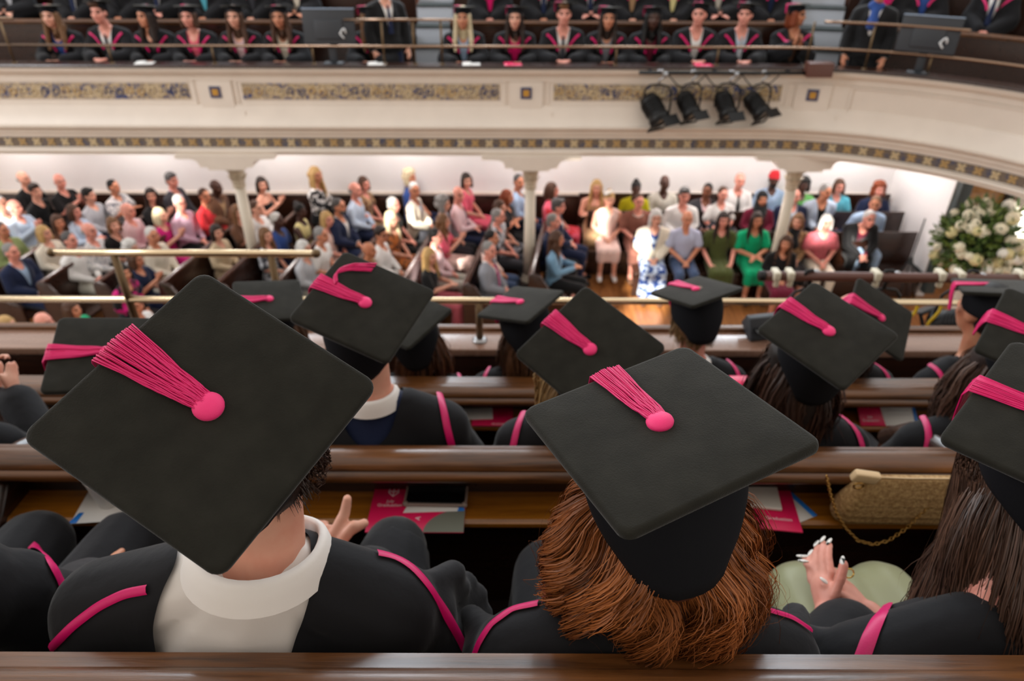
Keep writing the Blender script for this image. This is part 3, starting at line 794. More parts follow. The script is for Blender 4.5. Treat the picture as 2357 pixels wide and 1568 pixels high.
def trim_mesh(pose, where, g, side):
    key = ('trim', pose, where, g, side)
    if key in MESH: return MESH[key]
    src = garment(g, pose); bvh = BVHTree.FromPolygons([v.co for v in src.vertices], [tuple(p.vertices) for p in src.polygons])
    J = joints(pose); vs = []; fs = []
    upv = (J['neck'] - J['waist']).normalized(); fwd = V((1, 0, 0)).cross(upv) * -1
    if fwd.y < 0: fwd = -fwd
    for s in (side,):
        if where == 'front': crv = [(.19, .31), (.165, .295), (.13, .26), (.095, .22), (.065, .175), (.05, .12)]
        else: crv = [(.10, .40), (.135, .385), (.17, .345), (.19, .30), (.205, .24), (.215, .18), (.225, .10)]
        pts = []; dirs = []
        for i in range(len(crv) - 1):
            for q in range(4):
                f = q / 4; a = crv[i][0] + (crv[i + 1][0] - crv[i][0]) * f; b = crv[i][1] + (crv[i + 1][1] - crv[i][1]) * f
                o = J['waist'] + upv * b + V((s * a, 0, 0)); dd = fwd if where == 'back' else -fwd
                dd = (dd - upv * (.9 if b > .33 else .3)).normalized(); pts.append(o - dd * .5); dirs.append(dd)
        m = surf_ribbon(bvh, pts, dirs, .026 if where == 'front' else .019, .010)
        if m:
            k = len(vs); vs += [v.co.copy() for v in m.vertices]; fs += [tuple(i + k for i in p.vertices) for p in m.polygons]; bpy.data.meshes.remove(m)
    me = mesh_from('trim', vs, fs); me.materials.append(None); MESH[key] = me
    return me

def hair_mesh(kind):
    key = ('hair', kind)
    if key in MESH: return MESH[key]
    mb = MB(); r = random.Random(kind); vox = .010; E = lambda p, q: mb.ell(p, q, None, 16, 10)
    cut = lambda c: True
    if kind == 'fringe':
        E((0, -.03, .0), (.083, .088, .055)); cut = lambda c: c.z < .045 and c.y < .03
    elif kind == 'cropped':
        E((0, -.02, .04), (.080, .093, .089)); E((0, -.05, -.02), (.072, .06, .06)); cut = lambda c: not (c.y > .05 and c.z < .06)
    else:
        E((0, -.018, .042), (.085, .098, .094)); E((0, -.045, -.015), (.080, .068, .07)); cut = lambda c: not (c.y > .045 and c.z < .058 and abs(c.x) < .062)
    if kind == 'quiff': E((.01, .06, .10), (.06, .035, .03))
    if kind in ('bob', 'long', 'longw'):
        for s in (-1, 1):
            mb.cone((s * .072, -.0, .03), .032, (s * .082, .005, -.10), .030, fl=1.4)
            if kind != 'bob': mb.cone((s * .082, .0, -.08), .030, (s * .10, .03, -.26), .030, fl=1.3); mb.cone((s * .10, .03, -.24), .030, (s * .095, .06, -.36), .018)
        mb.cone((0, -.06, .0), .075, (0, -.075, -.10 if kind == 'bob' else -.26), .07)
    if kind == 'longw':
        for i in range(14):
            a = r.uniform(0, 2 * PI); E((.10 * math.cos(a), -.03 + .06 * math.sin(a), r.uniform(-.28, .05)), (.028, .028, .05))
    if kind == 'curly':
        for i in range(46):
            a = r.uniform(0, 2 * PI); b = r.uniform(-.6, 1.4); p = V((math.cos(a) * math.cos(b), math.sin(a) * math.cos(b), math.sin(b)))
            if p.y > .45 and p.z < .6: continue
            E((p.x * .095, -.02 + p.y * .10, .03 + p.z * .10), (.034, .034, .034))
        for s in (-1, 1): E((s * .09, -.01, -.06), (.04, .05, .07))
    if kind == 'bun': E((0, -.07, .115), (.045, .045, .04)); 
    if kind == 'hijab':
        E((0, -.015, .035), (.094, .108, .105)); mb.cone((0, -.03, -.05), .095, (0, .01, -.17), .12); mb.cone((0, .06, -.14), .06, (0, .10, -.22), .08)
        cut = lambda c: not (c.y > .055 and -.085 < c.z < .07 and abs(c.x) < .058)
    if kind == 'turban':
        mb = MB(); vox = .007
        for i in range(6): mb.lathe([(.07, -.018), (.098 - .006 * i, -.008), (.098 - .006 * i, .012), (.06, .02)], 20, (0, -.01, .035 + .017 * i), Matrix.Rotation(.18 * (1 if i % 2 else -1), 3, 'Y'))
        mb.ell((0, -.01, .12), (.06, .07, .035)); cut = lambda c: True
    me = blob('hair_' + kind, mb, vox, 2, cut); me.materials.append(None); MESH[key] = me
    return me

SKINS = {}
def skin(tone):
    base = dict(fair=(226, 172, 148), pink=(226, 160, 142), tan=(204, 142, 110), olive=(186, 126, 92), brown=(122, 76, 52), dark=(74, 46, 34))[tone]
    if tone not in SKINS:
        d = tuple(int(v * .55) for v in base)
        SKINS[tone] = [mat('skin_' + tone, base, .5, var=.10, vscale=14, rgb2=tuple(int(v * q) for v, q in zip(base, (.97, .88, .86)))), mat('eye_' + tone, (58, 38, 30), .2),
                       mat('lips_' + tone, (int(base[0] * .78), int(base[1] * .58), int(base[2] * .6)), .4), mat('brow_' + tone, (int(base[0] * .5), int(base[1] * .45), int(base[2] * .42)), .8)]
    return SKINS[tone]
CLOTH = {}
def cloth(spec):
    """'name' of a plain colour or (kind, colours) for printed cloth"""
    if spec in CLOTH: return CLOTH[spec]
    C = COLS
    if isinstance(spec, str):
        m = mat('cloth_' + spec, C[spec], .8, spec=.25, sheen=.25, bump=.05, bscale=120, var=.10, vscale=5)
    else:
        a, b, sc = spec
        m = mat('print_%s_%s' % (a, b), C[a], .75, spec=.25, sheen=.2, var=1, rgb2=C[b], vscale=sc, thr=(.47, .53))
    CLOTH[spec] = m; return m
COLS = dict(white=(238, 236, 234), cream=(232, 222, 204), black=(20, 20, 22), char=(58, 58, 64), grey=(140, 142, 150), lgrey=(186, 188, 194), navy=(26, 36, 66), blue=(44, 74, 140), lblue=(168, 194, 224),
            paleblue=(196, 212, 232), denim=(118, 156, 184), pink=(232, 96, 120), hotpink=(226, 20, 110), magenta=(206, 30, 122), palepink=(238, 204, 208), blush=(240, 206, 196), mauve=(206, 170, 190), rose=(176, 92, 98),
            dusty=(196, 96, 108), red=(202, 44, 52), maroon=(110, 24, 50), beige=(206, 184, 152), tan=(176, 140, 104), brown=(104, 70, 50), mocha=(150, 98, 84), yellow=(236, 224, 160), lime=(190, 182, 20), olive=(74, 82, 40),
            emerald=(0, 166, 112), green=(104, 168, 92), teal=(92, 180, 200), lav=(186, 190, 214), sage=(150, 166, 110), purple=(120, 60, 130), orange=(206, 120, 60), jeans=(70, 88, 120), stone=(200, 196, 184), leopard=(170, 134, 96))
HAIRC = dict(black=(18, 15, 14), dbrown=(44, 28, 20), brown=(84, 54, 36), lbrown=(128, 90, 58), blond=(206, 166, 106), plat=(232, 214, 176), red=(140, 64, 30), grey=(150, 148, 146), dgrey=(92, 90, 90), white=(228, 226, 222))
def hairm(c): return mat('hair_' + c, HAIRC[c], .5, spec=.35, var=.45, vscale=26, bump=.35, bscale=40, stretch=(6, 6, 1))
GOWN = mat('gown_cloth', (27, 27, 30), .8, spec=.2, sheen=.12, bump=.35, bscale=5, var=.12, vscale=4, stretch=(3.2, 3.2, .8))
TRIM = mat('pink_silk_trim', (212, 2, 102), .45, bump=.05, bscale=300, stretch=(1, 1, 1))
FELT = mat('black_felt', (41, 40, 35), .95, spec=.10, sheen=.18, var=.25, vscale=30, bump=.16, bscale=520)
FELTD = mat('skull_cap_cloth', (22, 23, 27), .85, spec=.15, bump=.05, bscale=200)
CORD = mat('pink_cord', (214, 8, 100), .5, bump=.2, bscale=700)
BUTTON = mat('pink_button_cloth', (240, 44, 118), .6, sheen=.1, bump=.12, bscale=900)

# ------------------------------------------------------------------ mortarboards
S2 = .119
def board_mesh():
    pts = []; r = .014
    for cx, cy, a0 in ((1, 1, 0), (-1, 1, 90), (-1, -1, 180), (1, -1, 270)):
        for i in range(6):
            a = math.radians(a0 + 18 * i); pts.append((cx * (S2 - r) + r * math.cos(a), cy * (S2 - r) + r * math.sin(a)))
    mb = MB(); n = len(pts); vs = []; fs = []
    prof = [(.97, -.0075), (1.0, -.005), (1.004, -.001), (1.0, .003), (.985, .0055), (.955, .0062)]
    for k, (q, z) in enumerate(prof):
        for x, y in pts: vs.append((x * q, y * q, z))
    for k in range(len(prof) - 1):
        for i in range(n): fs.append((k * n + i, k * n + (i + 1) % n, (k + 1) * n + (i + 1) % n, (k + 1) * n + i))
    fs.append(tuple(range(n - 1, -1, -1)))
    G = 10; top = (len(prof) - 1) * n            # top face: inner grid ring keeps the felt slightly uneven
    vs2 = [(x * .5, y * .5, .0072) for x, y in pts]; k0 = len(vs); vs += vs2
    for i in range(n): fs.append((top + i, top + (i + 1) % n, k0 + (i + 1) % n, k0 + i))
    c = len(vs); vs.append((0, 0, .0070))
    for i in range(n): fs.append((k0 + i, k0 + (i + 1) % n, c))
    me = mesh_from('board', vs, fs); me.materials.append(None); return auto_smooth(me, 50)
BOARD = board_mesh()
def skullcap_mesh(back):
    """dome below the board; back = direction angle (in the board plane) of the nape, where it dips lower"""
    vs = []; fs = []; n = 40; L = 8
    for j in range(L + 1):
        t = j / L
        for k in range(n):
            a = 2 * PI * k / n; da = (a - back + PI) % (2 * PI) - PI
            h = .088 + .024 * math.cos(da) + .058 * math.exp(-(da / .85) ** 4) - (.010 * math.exp(-((abs(da) - .75) / .12) ** 2))
            r = .082 + .014 * math.sin(PI * min(1, t * 1.1) * .5) - .006 * t ** 3
            if abs(da) < .09 : r += .0016
            off = -.004 * t
            vs.append((r * math.cos(a) * 1.02 + math.cos(back) * -.012 * t * 0, r * math.sin(a) * 1.02, -.006 - h * t))
    for j in range(L):
        for k in range(n): fs.append((j * n + k, (j + 1) * n + k, (j + 1) * n + (k + 1) % n, j * n + (k + 1) % n))
    m = len(vs)                                   # inner lining so that the rim has thickness
    for j in (L, L - 3, 0):
        for k in range(n): v = vs[j * n + k]; vs.append((v[0] * .955, v[1] * .955, v[2]))
    for k in range(n): fs.append((L * n + k, m + k, m + (k + 1) % n, L * n + (k + 1) % n))
    for q in range(2):
        for k in range(n): fs.append((m + q * n + k, m + (q + 1) * n + k, m + (q + 1) * n + (k + 1) % n, m + q * n + (k + 1) % n))
    me = mesh_from('skull_cap', vs, fs); me.materials.append(None); return me
def tassel_mesh(n, r, seed, w0=.010, w1=.026, hang=.05, side=4, split=False, yo=.0):
    rd = random.Random(seed); mb = MB()
    for i in range(n):
        u = (i + .5) / n * 2 - 1 + rd.uniform(-.06, .06); ly = rd.random(); pts = []
        u2 = u * .75 + rd.uniform(-.3, .3)
        if split and u < -.72: u2 = u2 - .25
        for j in range(9):
            t = j / 8; x = -.004 - (S2 + .0005) * t
            y = (w0 * u * (1 - t) + (w1 * (u * (1 - .35 * t) + u2 * .35 * t)) * t) + .0016 * math.sin(t * 9 + i) * (1 - t) + yo * t
            z = .0080 + .0065 * ly * (1 - abs(u) * .6) + .001 * math.sin(t * PI) + .0035 * math.exp(-((t - .05) / .2) ** 2)
            pts.append((x, y, z))
        yl = pts[-1][1]
        pts += [(-S2 - .006, yl, .006), (-S2 - .009 - .002 * ly, yl, -.004)]
        if hang > 0:
            for q in range(1, 4): pts.append((-S2 - .010 - .003 * ly, yl * (1 - .10 * q) + rd.uniform(-.002, .002), -.004 - hang * q / 3 * rd.uniform(.9, 1.0)))
        mb.tube(pts, r, side, caps=False)
    me = mb.mesh('tassel', True); me.materials.append(None); return me
BUTM = MB().lathe([(.0005, .0178), (.006, .0174), (.011, .0158), (.0145, .0128), (.0156, .010), (.0150, .0065), (.0125, .0062)][::-1], 28).mesh('button', True); BUTM.materials.append(None)
TASL = tassel_mesh(13, .0030, 3, hang=.085); TASH = [tassel_mesh(72, .00085, 11, hang=.05, side=5, split=True), tassel_mesh(64, .00085, 12, w1=.022, hang=.05, side=5), tassel_mesh(66, .00085, 14, w1=.020, hang=.12, side=5)]
TASM = tassel_mesh(34, .0017, 7, w1=.023, hang=.06)
SKC = skullcap_mesh(-PI / 2)
CAPBACK = {}
def put_cap(parent, M, detail=0, back=-PI / 2, tass=True):
    """M: 4x4 of the board in the parent's space; the tassel falls over the -x edge"""
    if detail == 0 and abs(back + PI / 2) < .01: sc = SKC
    else: sc = skullcap_mesh(back)
    b = place('mortarboard', BOARD, FELT, parent, matrix=M)
    place('skull_cap', sc, FELTD, b)
    place('tassel', TASL if detail == 0 else (TASM if detail == 1 else TASH[detail - 2]), CORD, b)
    place('button', BUTM, BUTTON, b)
    return b

def shoes(root, pose, m, sc=1.0):
    for s in (-1, 1): place('shoe', garment('shoes', pose), m, root, None, None, (s * sc, sc, sc))
def person(label, loc, rz, pose='lap', hy=0, sc=1.0, tone='fair', wear=(), hair=None, cap=None, group=None, extras=(), cat='person'):
    hy = 25 * round(hy / 25)
    root = thing('person', label, cat, loc, rz, group); root.scale = (sc, sc, sc)
    J = joints(pose)
    place('body', body_mesh(pose, hy), skin(tone), root)
    for g, c in wear:
        nm = dict(under='shirt', long='shirt', short='top', sleeveless='top', strapless='top', polo='shirt', gownb='gown', maxi='skirt').get(g, g)
        if g == 'shoes': shoes(root, pose, cloth(c)); continue
        place(nm, garment(g, pose), GOWN if c == 'gown' else cloth(c), root)
    if hair:
        k, c = hair
        place({'hijab': 'headscarf', 'turban': 'turban'}.get(k, 'hair'), hair_mesh(k), cloth(c) if k in ('hijab', 'turban') else hairm(c), root, J['head'], (0, 0, -math.radians(hy)))
    if cap is not None:
        R = rotz(-math.radians(hy)) @ Matrix.Rotation(math.radians(cap), 3, 'X')
        M = Matrix.Translation(J['head'] + R @ V((0, -.015, .118))) @ R.to_4x4() @ Matrix.Rotation(math.radians(0), 4, 'Z')
        put_cap(root, M @ Matrix.Rotation(PI * .75, 4, 'Z'), 0, -PI / 2 - PI * .75)
    J2 = J
    for e in extras:
        if e == 'tie' or e[0] == 'tie':
            c = e[1] if e != 'tie' else 'navy'; upv = (J['neck'] - J['chest']).normalized(); f = V((1, 0, 0)).cross(upv) * -1
            f = f if f.y > 0 else -f
            a = J['neck'] + f * .088 - upv * .02; b = J['chest'] + f * .146 - upv * .02; z = J['waist'] + f * .150
            place('tie', ribbon([(a, f), (a.lerp(b, .5), f), (b, f), (b.lerp(z, .5), f), (z, f)], [.026, .034, .05, .06, .066], .010, 'tie', .008), cloth(c), root)
        elif e[0] == 'trim':
            for sd_ in (-1, 1): place('hood_trim', trim_mesh(pose, e[1], e[2], sd_), TRIM, root)
        elif e[0] == 'glasses':
            mb = MB(); c = J['head']; R = rotz(-math.radians(hy))
            for s in (-1, 1): mb.tube([c + R @ V((s * .032 + .022 * math.cos(q * PI / 5), .100, .012 + .017 * math.sin(q * PI / 5))) for q in range(11)], .0035, 5)
            for s in (-1, 1): mb.tube([c + R @ V((s * .054, .098, .014)), c + R @ V((s * .08, .0, .014))], .003, 5)
            place('glasses', mb.mesh('glasses', True), BLACKM, root)
        elif e[0] == 'beard':
            mb = MB(); c = V((0, 0, 0)); mb.ell((0, .040, -.078), (.058, .055, .045)); mb.ell((0, .07, -.045), (.035, .02, .012)); 
            key = ('beard',)
            if key not in MESH: MESH[key] = blob('beard', mb, .007, 2, lambda q: not (abs(q.x) < .02 and -.066 < q.z < -.052) and q.z < -.03); MESH[key].materials.append(None)
            place('beard', MESH[key], hairm(e[1]), root, J['head'], (0, 0, -math.radians(hy)))
        elif e[0] == 'necklace':
            mb = MB()
            for q in range(16):
                a = 2 * PI * q / 16; mb.ell(J['neck'] + V((.085 * math.cos(a), .03 + .075 * math.sin(a), -.01 - .035 * math.sin(a))), (.013,) * 3, None, 6, 4)
            place('necklace', mb.mesh('necklace', True), WHITEP, root)
        elif e[0] == 'hat':
            R = rotz(-math.radians(hy)); place('fascinator', MB().lathe([(.075, 0), (.07, .012), (.03, .03)], 16, J['head'] + R @ V((.03, .02, .12)), Matrix.Rotation(.5, 3, 'Y')).mesh('fascinator', True), WHITEP, root)
    return root
# ------------------------------------------------------------------ graduates of the near gallery
CAPS = {  # board centre, direction away from the tassel edge, normal
'B': ((-0.3039, 0.5521, 4.8125), (0.847, -0.385, -0.367), (0.162, -0.472, 0.867)),
'C': ((0.1668, 0.6046, 4.7472), (0.394, -0.915, 0.093), (-0.165, 0.029, 0.986)),
'D': ((0.7492, 0.7198, 4.655), (0.669, -0.743, 0.014), (-0.208, -0.17, 0.963)),
'E': ((-0.9905, 1.4109, 4.3046), (0.945, 0.28, -0.168), (0.236, -0.228, 0.945)),
'F': ((-0.3299, 1.3539, 4.4769), (0.913, -0.279, -0.297), (0.2, -0.327, 0.924)),
'G': ((0.1725, 1.2844, 4.4019), (0.714, -0.633, -0.299), (-0.086, -0.502, 0.86)),
'H': ((0.7567, 1.4153, 4.3684), (0.662, -0.712, -0.235), (-0.014, -0.325, 0.946)),
'I': ((1.2912, 1.4283, 4.3437), (0.778, -0.61, -0.148), (-0.118, -0.373, 0.92)),
'J': ((-0.8822, 2.2029, 4.0092), (0.924, 0.354, -0.143), (0.189, -0.101, 0.977)),
'K': ((-0.3794, 2.1678, 3.9531), (0.785, -0.619, 0.029), (-0.165, -0.164, 0.973)),
'L': ((0.031, 2.2102, 3.9948), (0.776, -0.586, 0.233), (-0.236, 0.074, 0.969)),
'M': ((0.6698, 2.2333, 4.0379), (0.463, -0.854, 0.238), (-0.153, 0.187, 0.97)),
'N': ((1.2905, 2.1012, 4.0024), (0.841, -0.269, -0.469), (0.303, -0.484, 0.821)),
'O': ((1.7205, 2.1915, 4.0807), (0.918, -0.347, 0.12), (-0.042, 0.27, 0.96)),
'Q': ((-1.55, 1.41, 4.32), (.9, -.3, 0), (.1, -.2, .97)),
'P': ((-.985, .66, 4.735), (.80, -.60, 0.05), (.05, -.10, .99)),
}
def cap_matrix(k):
    c, x, n = (V(q) for q in CAPS[k]); n = n.normalized(); x = (x - n * x.dot(n)).normalized(); y = n.cross(x)
    M = Matrix.Identity(4)
    for i, a in enumerate((x, y, n)):
        for j in range(3): M[j][i] = a[j]
    M.translation = c; return M
CAPK = {}
def cap_on(root, k, detail, face=V((0, 1, 0))):
    M, ck = CAPK[k] if k in CAPK else (cap_matrix(k), 1.0); b = -face; ang = math.atan2(b.dot(M.to_3x3().col[1]), b.dot(M.to_3x3().col[0]))
    bpy.context.view_layer.update()
    return put_cap(root, root.matrix_world.inverted() @ M @ Matrix.Scale(ck, 4), detail, ang)

def strand_hair(name, n, K, r0, fn, seed, dark, light, rough=.38):
    """many fine tapering locks as one mesh; fn(rng, n, t) gives their paths as (n, K, 3)"""
    rng = np.random.default_rng(seed); t = np.linspace(0, 1, K)
    P, rnd, rad = fn(rng, n, t)
    T = np.gradient(P, axis=1); T /= np.linalg.norm(T, axis=2, keepdims=True) + 1e-9
    C = P[:, 0].mean(0); N = P - C; N[..., 2] *= .35; N = N + rng.normal(0, .35, (n, 1, 3)) * np.linalg.norm(N, axis=2, keepdims=True)
    W = np.cross(T, N); W /= np.linalg.norm(W, axis=2, keepdims=True) + 1e-9      # flat locks that lie along the surface of the hair
    taper = (1 - .75 * t ** 3)[None, :, None] * rad[:, None, None] * r0
    rings = [P - taper * W, P + taper * W]
    vs = np.stack(rings, 2).reshape(-1, 3)
    base = (np.arange(n) * K * 2)[:, None, None] + (np.arange(K - 1) * 2)[None, :, None]
    q = np.array([[0, 1, 3, 2]])
    f = (base[..., None] + q[None, None]).reshape(-1, 4)
    me = bpy.data.meshes.new(name); me.vertices.add(len(vs)); me.vertices.foreach_set('co', vs.ravel())
    me.loops.add(f.size); me.loops.foreach_set('vertex_index', f.ravel().astype(np.int32))
    me.polygons.add(len(f)); me.polygons.foreach_set('loop_start', np.arange(0, f.size, 4, dtype=np.int32))
    me.polygons.foreach_set('use_smooth', np.ones(len(f), bool)); me.update(calc_edges=True)
    at = me.attributes.new('lock', 'FLOAT', 'POINT'); at.data.foreach_set('value', np.repeat(rnd, K * 2).astype(np.float32))
    m = bpy.data.materials.new(name + '_mat'); m.use_nodes = True; nt = m.node_tree; b = nt.nodes['Principled BSDF']
    an = nt.nodes.new('ShaderNodeAttribute'); an.attribute_name = 'lock'; rp = nt.nodes.new('ShaderNodeValToRGB')
    rp.color_ramp.elements[0].color = srgb(*dark); rp.color_ramp.elements[1].color = srgb(*light)
    nt.links.new(an.outputs['Fac'], rp.inputs[0]); nt.links.new(rp.outputs[0], b.inputs['Base Color'])
    b.inputs['Roughness'].default_value = rough; b.inputs['Specular IOR Level'].default_value = .45
    me.materials.append(m); return me
seed_ = .7
def hair_fn(c, L=.28, wave=.012, wl=.09, spread=.05, clumps=110, phi=2.7, rh=.090, jit=.10, zmin=None, front=False, sweep=0.0, fly=.05, bulge=0.0, flat=.0, ymin=None, yb=0.0, pw=1.0, curl=0.0):
    """locks around the skull c: out from the scalp, then hanging, waved per clump"""
    c = np.array(c)
    def fn(rng, n, t):
        pc = rng.uniform(-phi, phi, clumps); wp = 2.2 * np.sin(2.3 * pc + seed_) + 1.1 * pc + rng.uniform(-.6, .6, clumps); wl_ = rng.uniform(.75, 1.3, clumps); lc = rng.uniform(.70, 1.10, clumps); tone = rng.uniform(0, 1, clumps); outc = rng.uniform(.55, 1.15, clumps)
        ci = rng.integers(0, clumps, n)
        d = rng.normal(0, jit, n); Ln = L * lc[ci] * rng.uniform(.9, 1.04, n)
        el = rng.uniform(-.05, 1.0, n)                         # start height on the scalp
        tt = t[None, :]
        ph = (pc[ci] + d)[:, None] * 1.0 + np.zeros_like(tt); ph = pc[ci][:, None] + d[:, None] * (1 - .5 * tt)
        lay = rng.uniform(.35, 1.0, n)[:, None] * outc[ci][:, None]
        s = np.clip(tt * 1.5, 0, 1) if pw == 1.0 else tt ** pw; sm = s * s * (3 - 2 * s) if pw == 1.0 else s
        rr = rh * np.cos(el * .9)[:, None] * (1 - np.clip(tt * 4, 0, 1)) + rh * np.clip(tt * 4, 0, 1) * (1 + .0 * tt) + spread * sm * lay + bulge * np.sin(np.clip(tt * 1.4, 0, 1) * PI) * lay
        z0 = (.005 + .085 * np.sin(el * .9))[:, None]
        z = z0 - Ln[:, None] * tt ** 1.05
        arg = 2 * PI * tt * Ln[:, None] / (wl * wl_[ci])[:, None] + wp[ci][:, None]
        amp = wave * np.clip(tt * 2.2, 0, 1) * (.8 + .5 * tt)
        rr = rr + amp * np.sin(arg) * .8 + .007 * np.sin(5 * ph + 10 * tt) * np.clip(tt * 2, 0, 1) - curl * np.clip((tt - .75) / .25, 0, 1) ** 1.5 * rng.uniform(.2, 1, (n, 1))
        ph = ph + amp * np.cos(arg) / .12
        fl = rng.random(n) < fly
        wob = rng.normal(0, 1, (n, 3, 1)) * np.sin(tt * rng.uniform(2, 6, (n, 1)) + rng.uniform(0, 6, (n, 1)))[:, None, :] * (fl * .022 + .0025)[:, None, None] * tt[:, None, :]
        x = rr * np.sin(ph) + sweep * tt ** 2 + wob[:, 0]; y = -rr * np.cos(ph) * (1 - flat * tt) + wob[:, 1] + yb * tt; z = z + wob[:, 2]
        P = np.stack([x, y, z], 2) + c
        if zmin is not None: P[..., 2] = np.maximum(P[..., 2], zmin + .02 * rng.random((n, 1)))
        if ymin is not None: P[..., 1] = np.maximum(P[..., 1], ymin + .012 * rng.random((n, 1)))
        rnd = np.clip(tone[ci] * .7 + rng.uniform(0, .3, n), 0, 1)
        return P, rnd, np.where(fl, .6, 1.0) * rng.uniform(.7, 1.25, n)
    return fn

def px_trim(bvh, pl, w, n=26, off=.003):
    """ribbon laid on a garment where the sight lines of the pixel polyline meet it"""
    L = [0]
    for a, b in zip(pl, pl[1:]): L.append(L[-1] + math.hypot(b[0] - a[0], b[1] - a[1]))
    pts = []; dirs = []
    for i in range(n):
        s = L[-1] * i / (n - 1)
        k = max(j for j in range(len(L) - 1) if L[j] <= s + 1e-6); f = (s - L[k]) / (L[k + 1] - L[k])
        x = pl[k][0] + (pl[k + 1][0] - pl[k][0]) * f; y = pl[k][1] + (pl[k + 1][1] - pl[k][1]) * f
        pts.append(EYE); dirs.append(ray(x, y))
    return surf_ribbon(bvh, pts, dirs, w, off, 'hood_trim')
def proj(p):
    q = V(p) - EYE; D = q.dot(_f); return 1178.5 + FPX * q.dot(_r) / D, 784 - FPX * q.dot(_u) / D
def in_poly(x, y, P):
    c = False; j = len(P) - 1
    for i in range(len(P)):
        if (P[i][1] > y) != (P[j][1] > y) and x < (P[j][0] - P[i][0]) * (y - P[i][1]) / (P[j][1] - P[i][1]) + P[i][0]: c = not c
        j = i
    return c
def world_joints(head, fz, sc, pose='lap', shx=0.0, arms=None, shz=0.0, by=None, bx=None):
    J = joints(pose); h = J['head'].copy(); o = V((head.x if bx is None else bx, (head.y - h.y * sc) if by is None else by, fz)); out = {}
    for k, v in J.items(): out[k] = V((v.x * sc, v.y * sc, v.z * sc))
    out['head'] = V((head.x - o.x, head.y - o.y, head.z - fz))
    out['sh'] = out['sh'] + V((0, 0, shz))
    return out, o
def lower(J, d):
    for k, f in (('sh', 1), ('chest', .9), ('neck', .75), ('el', .6), ('waist', .5)): J[k] = J[k] - V((0, .012 * f, d * f))
def near_body(J, tone, R=None, vox=.0085, hands=None, smooth=3):
    mb = MB(); torso(mb, J); mb.cone(J['neck'] + V((0, 0, -.02)), .060, J['head'] + V((0, -.02, -.04)), .054)
    head_prims(mb, J['head'], R or Matrix.Identity(3))
    for s in (-1, 1):
        arm(mb, J, s); mb.cone(mirror(J['hip'], s), .088, mirror(J['hip'], s).lerp(mirror(J['kn'], s), .5), .074)
    if hands: hands(mb)
    else:
        for s in (-1, 1): hand(mb, mirror(J['wr'], s), V((-s * .5, .6, -.2)), V((0, 0, -1)), s, 1, .4)
    me = blob('body', mb, vox, smooth)
    for _ in range(4): me.materials.append(None)
    return me
def near_gown(J, vox=.007, cut=None, g=.022, arms=True, folds=0, seed=1, lap=True):
    mb = MB(); torso(mb, J, g); rd = random.Random(seed)
    for s in (-1, 1):
        a, b, w = (mirror(J[k], s) for k in ('sh', 'el', 'wr'))
        mb.cone(a, .056, b, .078); mb.cone(b, .078, b.lerp(w, .82), .068); mb.cone(b + V((0, 0, -.05)), .07, b.lerp(w, .75) + V((0, .0, -.06)), .062)
        mb.cone(a + V((s * .005, .01, -.01)), .056, a.lerp(b, .35) + V((s * .012, .01, .01)), .064)
        for q in range(folds):                            # gathered folds at the head of the sleeve
            f = .15 + .75 * q / max(1, folds); o = V((s * (.052 + .012 * rd.random()), .03 + .03 * rd.random(), .03 - .05 * f))
            p = a.lerp(b, f) + o; mb.cone(p + V((-s * .03, -.03, .03)), .014, p + V((s * .015, .05, -.04)), .024)
        if lap: mb.cone(mirror(J['hip'], s), .11, mirror(J['kn'], s), .085); mb.cone(mirror(J['kn'], s) + V((0, -.02, 0)), .085, mirror(J['an'], s) + V((0, -.02, .1)), .115)
    me = blob('gown', mb, vox, 4, cut); me.materials.append(None); return me
def bvh_of(me, loc=V((0, 0, 0))):
    return BVHTree.FromPolygons([v.co + loc for v in me.vertices], [tuple(p.vertices) for p in me.polygons])
def child_world(name, me, m, root):
    """mesh in world coordinates parented to an unrotated, unscaled root"""
    o = place(name, me, m, root); o.matrix_parent_inverse = Matrix.Translation(-V(root.location)); return o
SHIRTW = mat('white_shirt_cotton', (236, 230, 224), .75, spec=.2, sheen=.15, bump=.22, bscale=9, var=.03, vscale=4)

# --- the man in the white collar
M = cap_matrix('B'); n = M.to_3x3().col[2]; hB = M.translation + V((0, .05, 0)) - n * .142 + V((.006, 0, 0))
J, o = world_joints(hB, ROWZ[1], .99, bx=-.372)
J['neck'].x += .035; J['chest'].x += .01; J['kn'].y -= .04
lower(J, .062); J['sh'] = J['sh'] + V((.016, .0, .0)); J['el'] = J['el'] + V((.025, 0, 0))
root = thing('person', 'man in black gown and white collared shirt with a tilted mortarboard and clasped hands', 'person', o, 0, 'graduates in the near gallery')
Hc = V((-.415, 1.0, 4.10)) - o
def handsB(mb):
    for s in (-1, 1): pass
    # left hand lies over the right one: knuckles up, thumbs crossed and raised
    w1 = Hc + V((.085, -.075, .0)); hand(mb, w1, V((-.75, .62, .10)), V((.1, -.3, -1)), 1, 1.02, .55)
    mb.cone(w1 + V((.02, -.03, -.01)), .026, w1, .026); mb.cone(w1 + V((.10, -.12, -.03)), .034, w1, .026)
    w2 = Hc + V((-.095, -.02, -.01)); hand(mb, w2, V((.85, .40, .12)), V((0, .2, -1)), -1, 1.0, .5)
    mb.cone(w2 + V((-.10, -.10, -.02)), .034, w2, .026)
    b = Hc + V((.045, .0, .03)); mb.cone(b, .013, b + V((.022, .028, .032)), .012); mb.cone(b + V((.022, .028, .032)), .012, b + V((.028, .042, .060)), .0098)
    b = Hc + V((.062, -.012, .022)); mb.cone(b, .013, b + V((.026, .018, .028)), .012); mb.cone(b + V((.026, .018, .020)), .012, b + V((.046, .026, .026)), .0105)
J['wr'] = V((.06, Hc.y - .06, Hc.z))
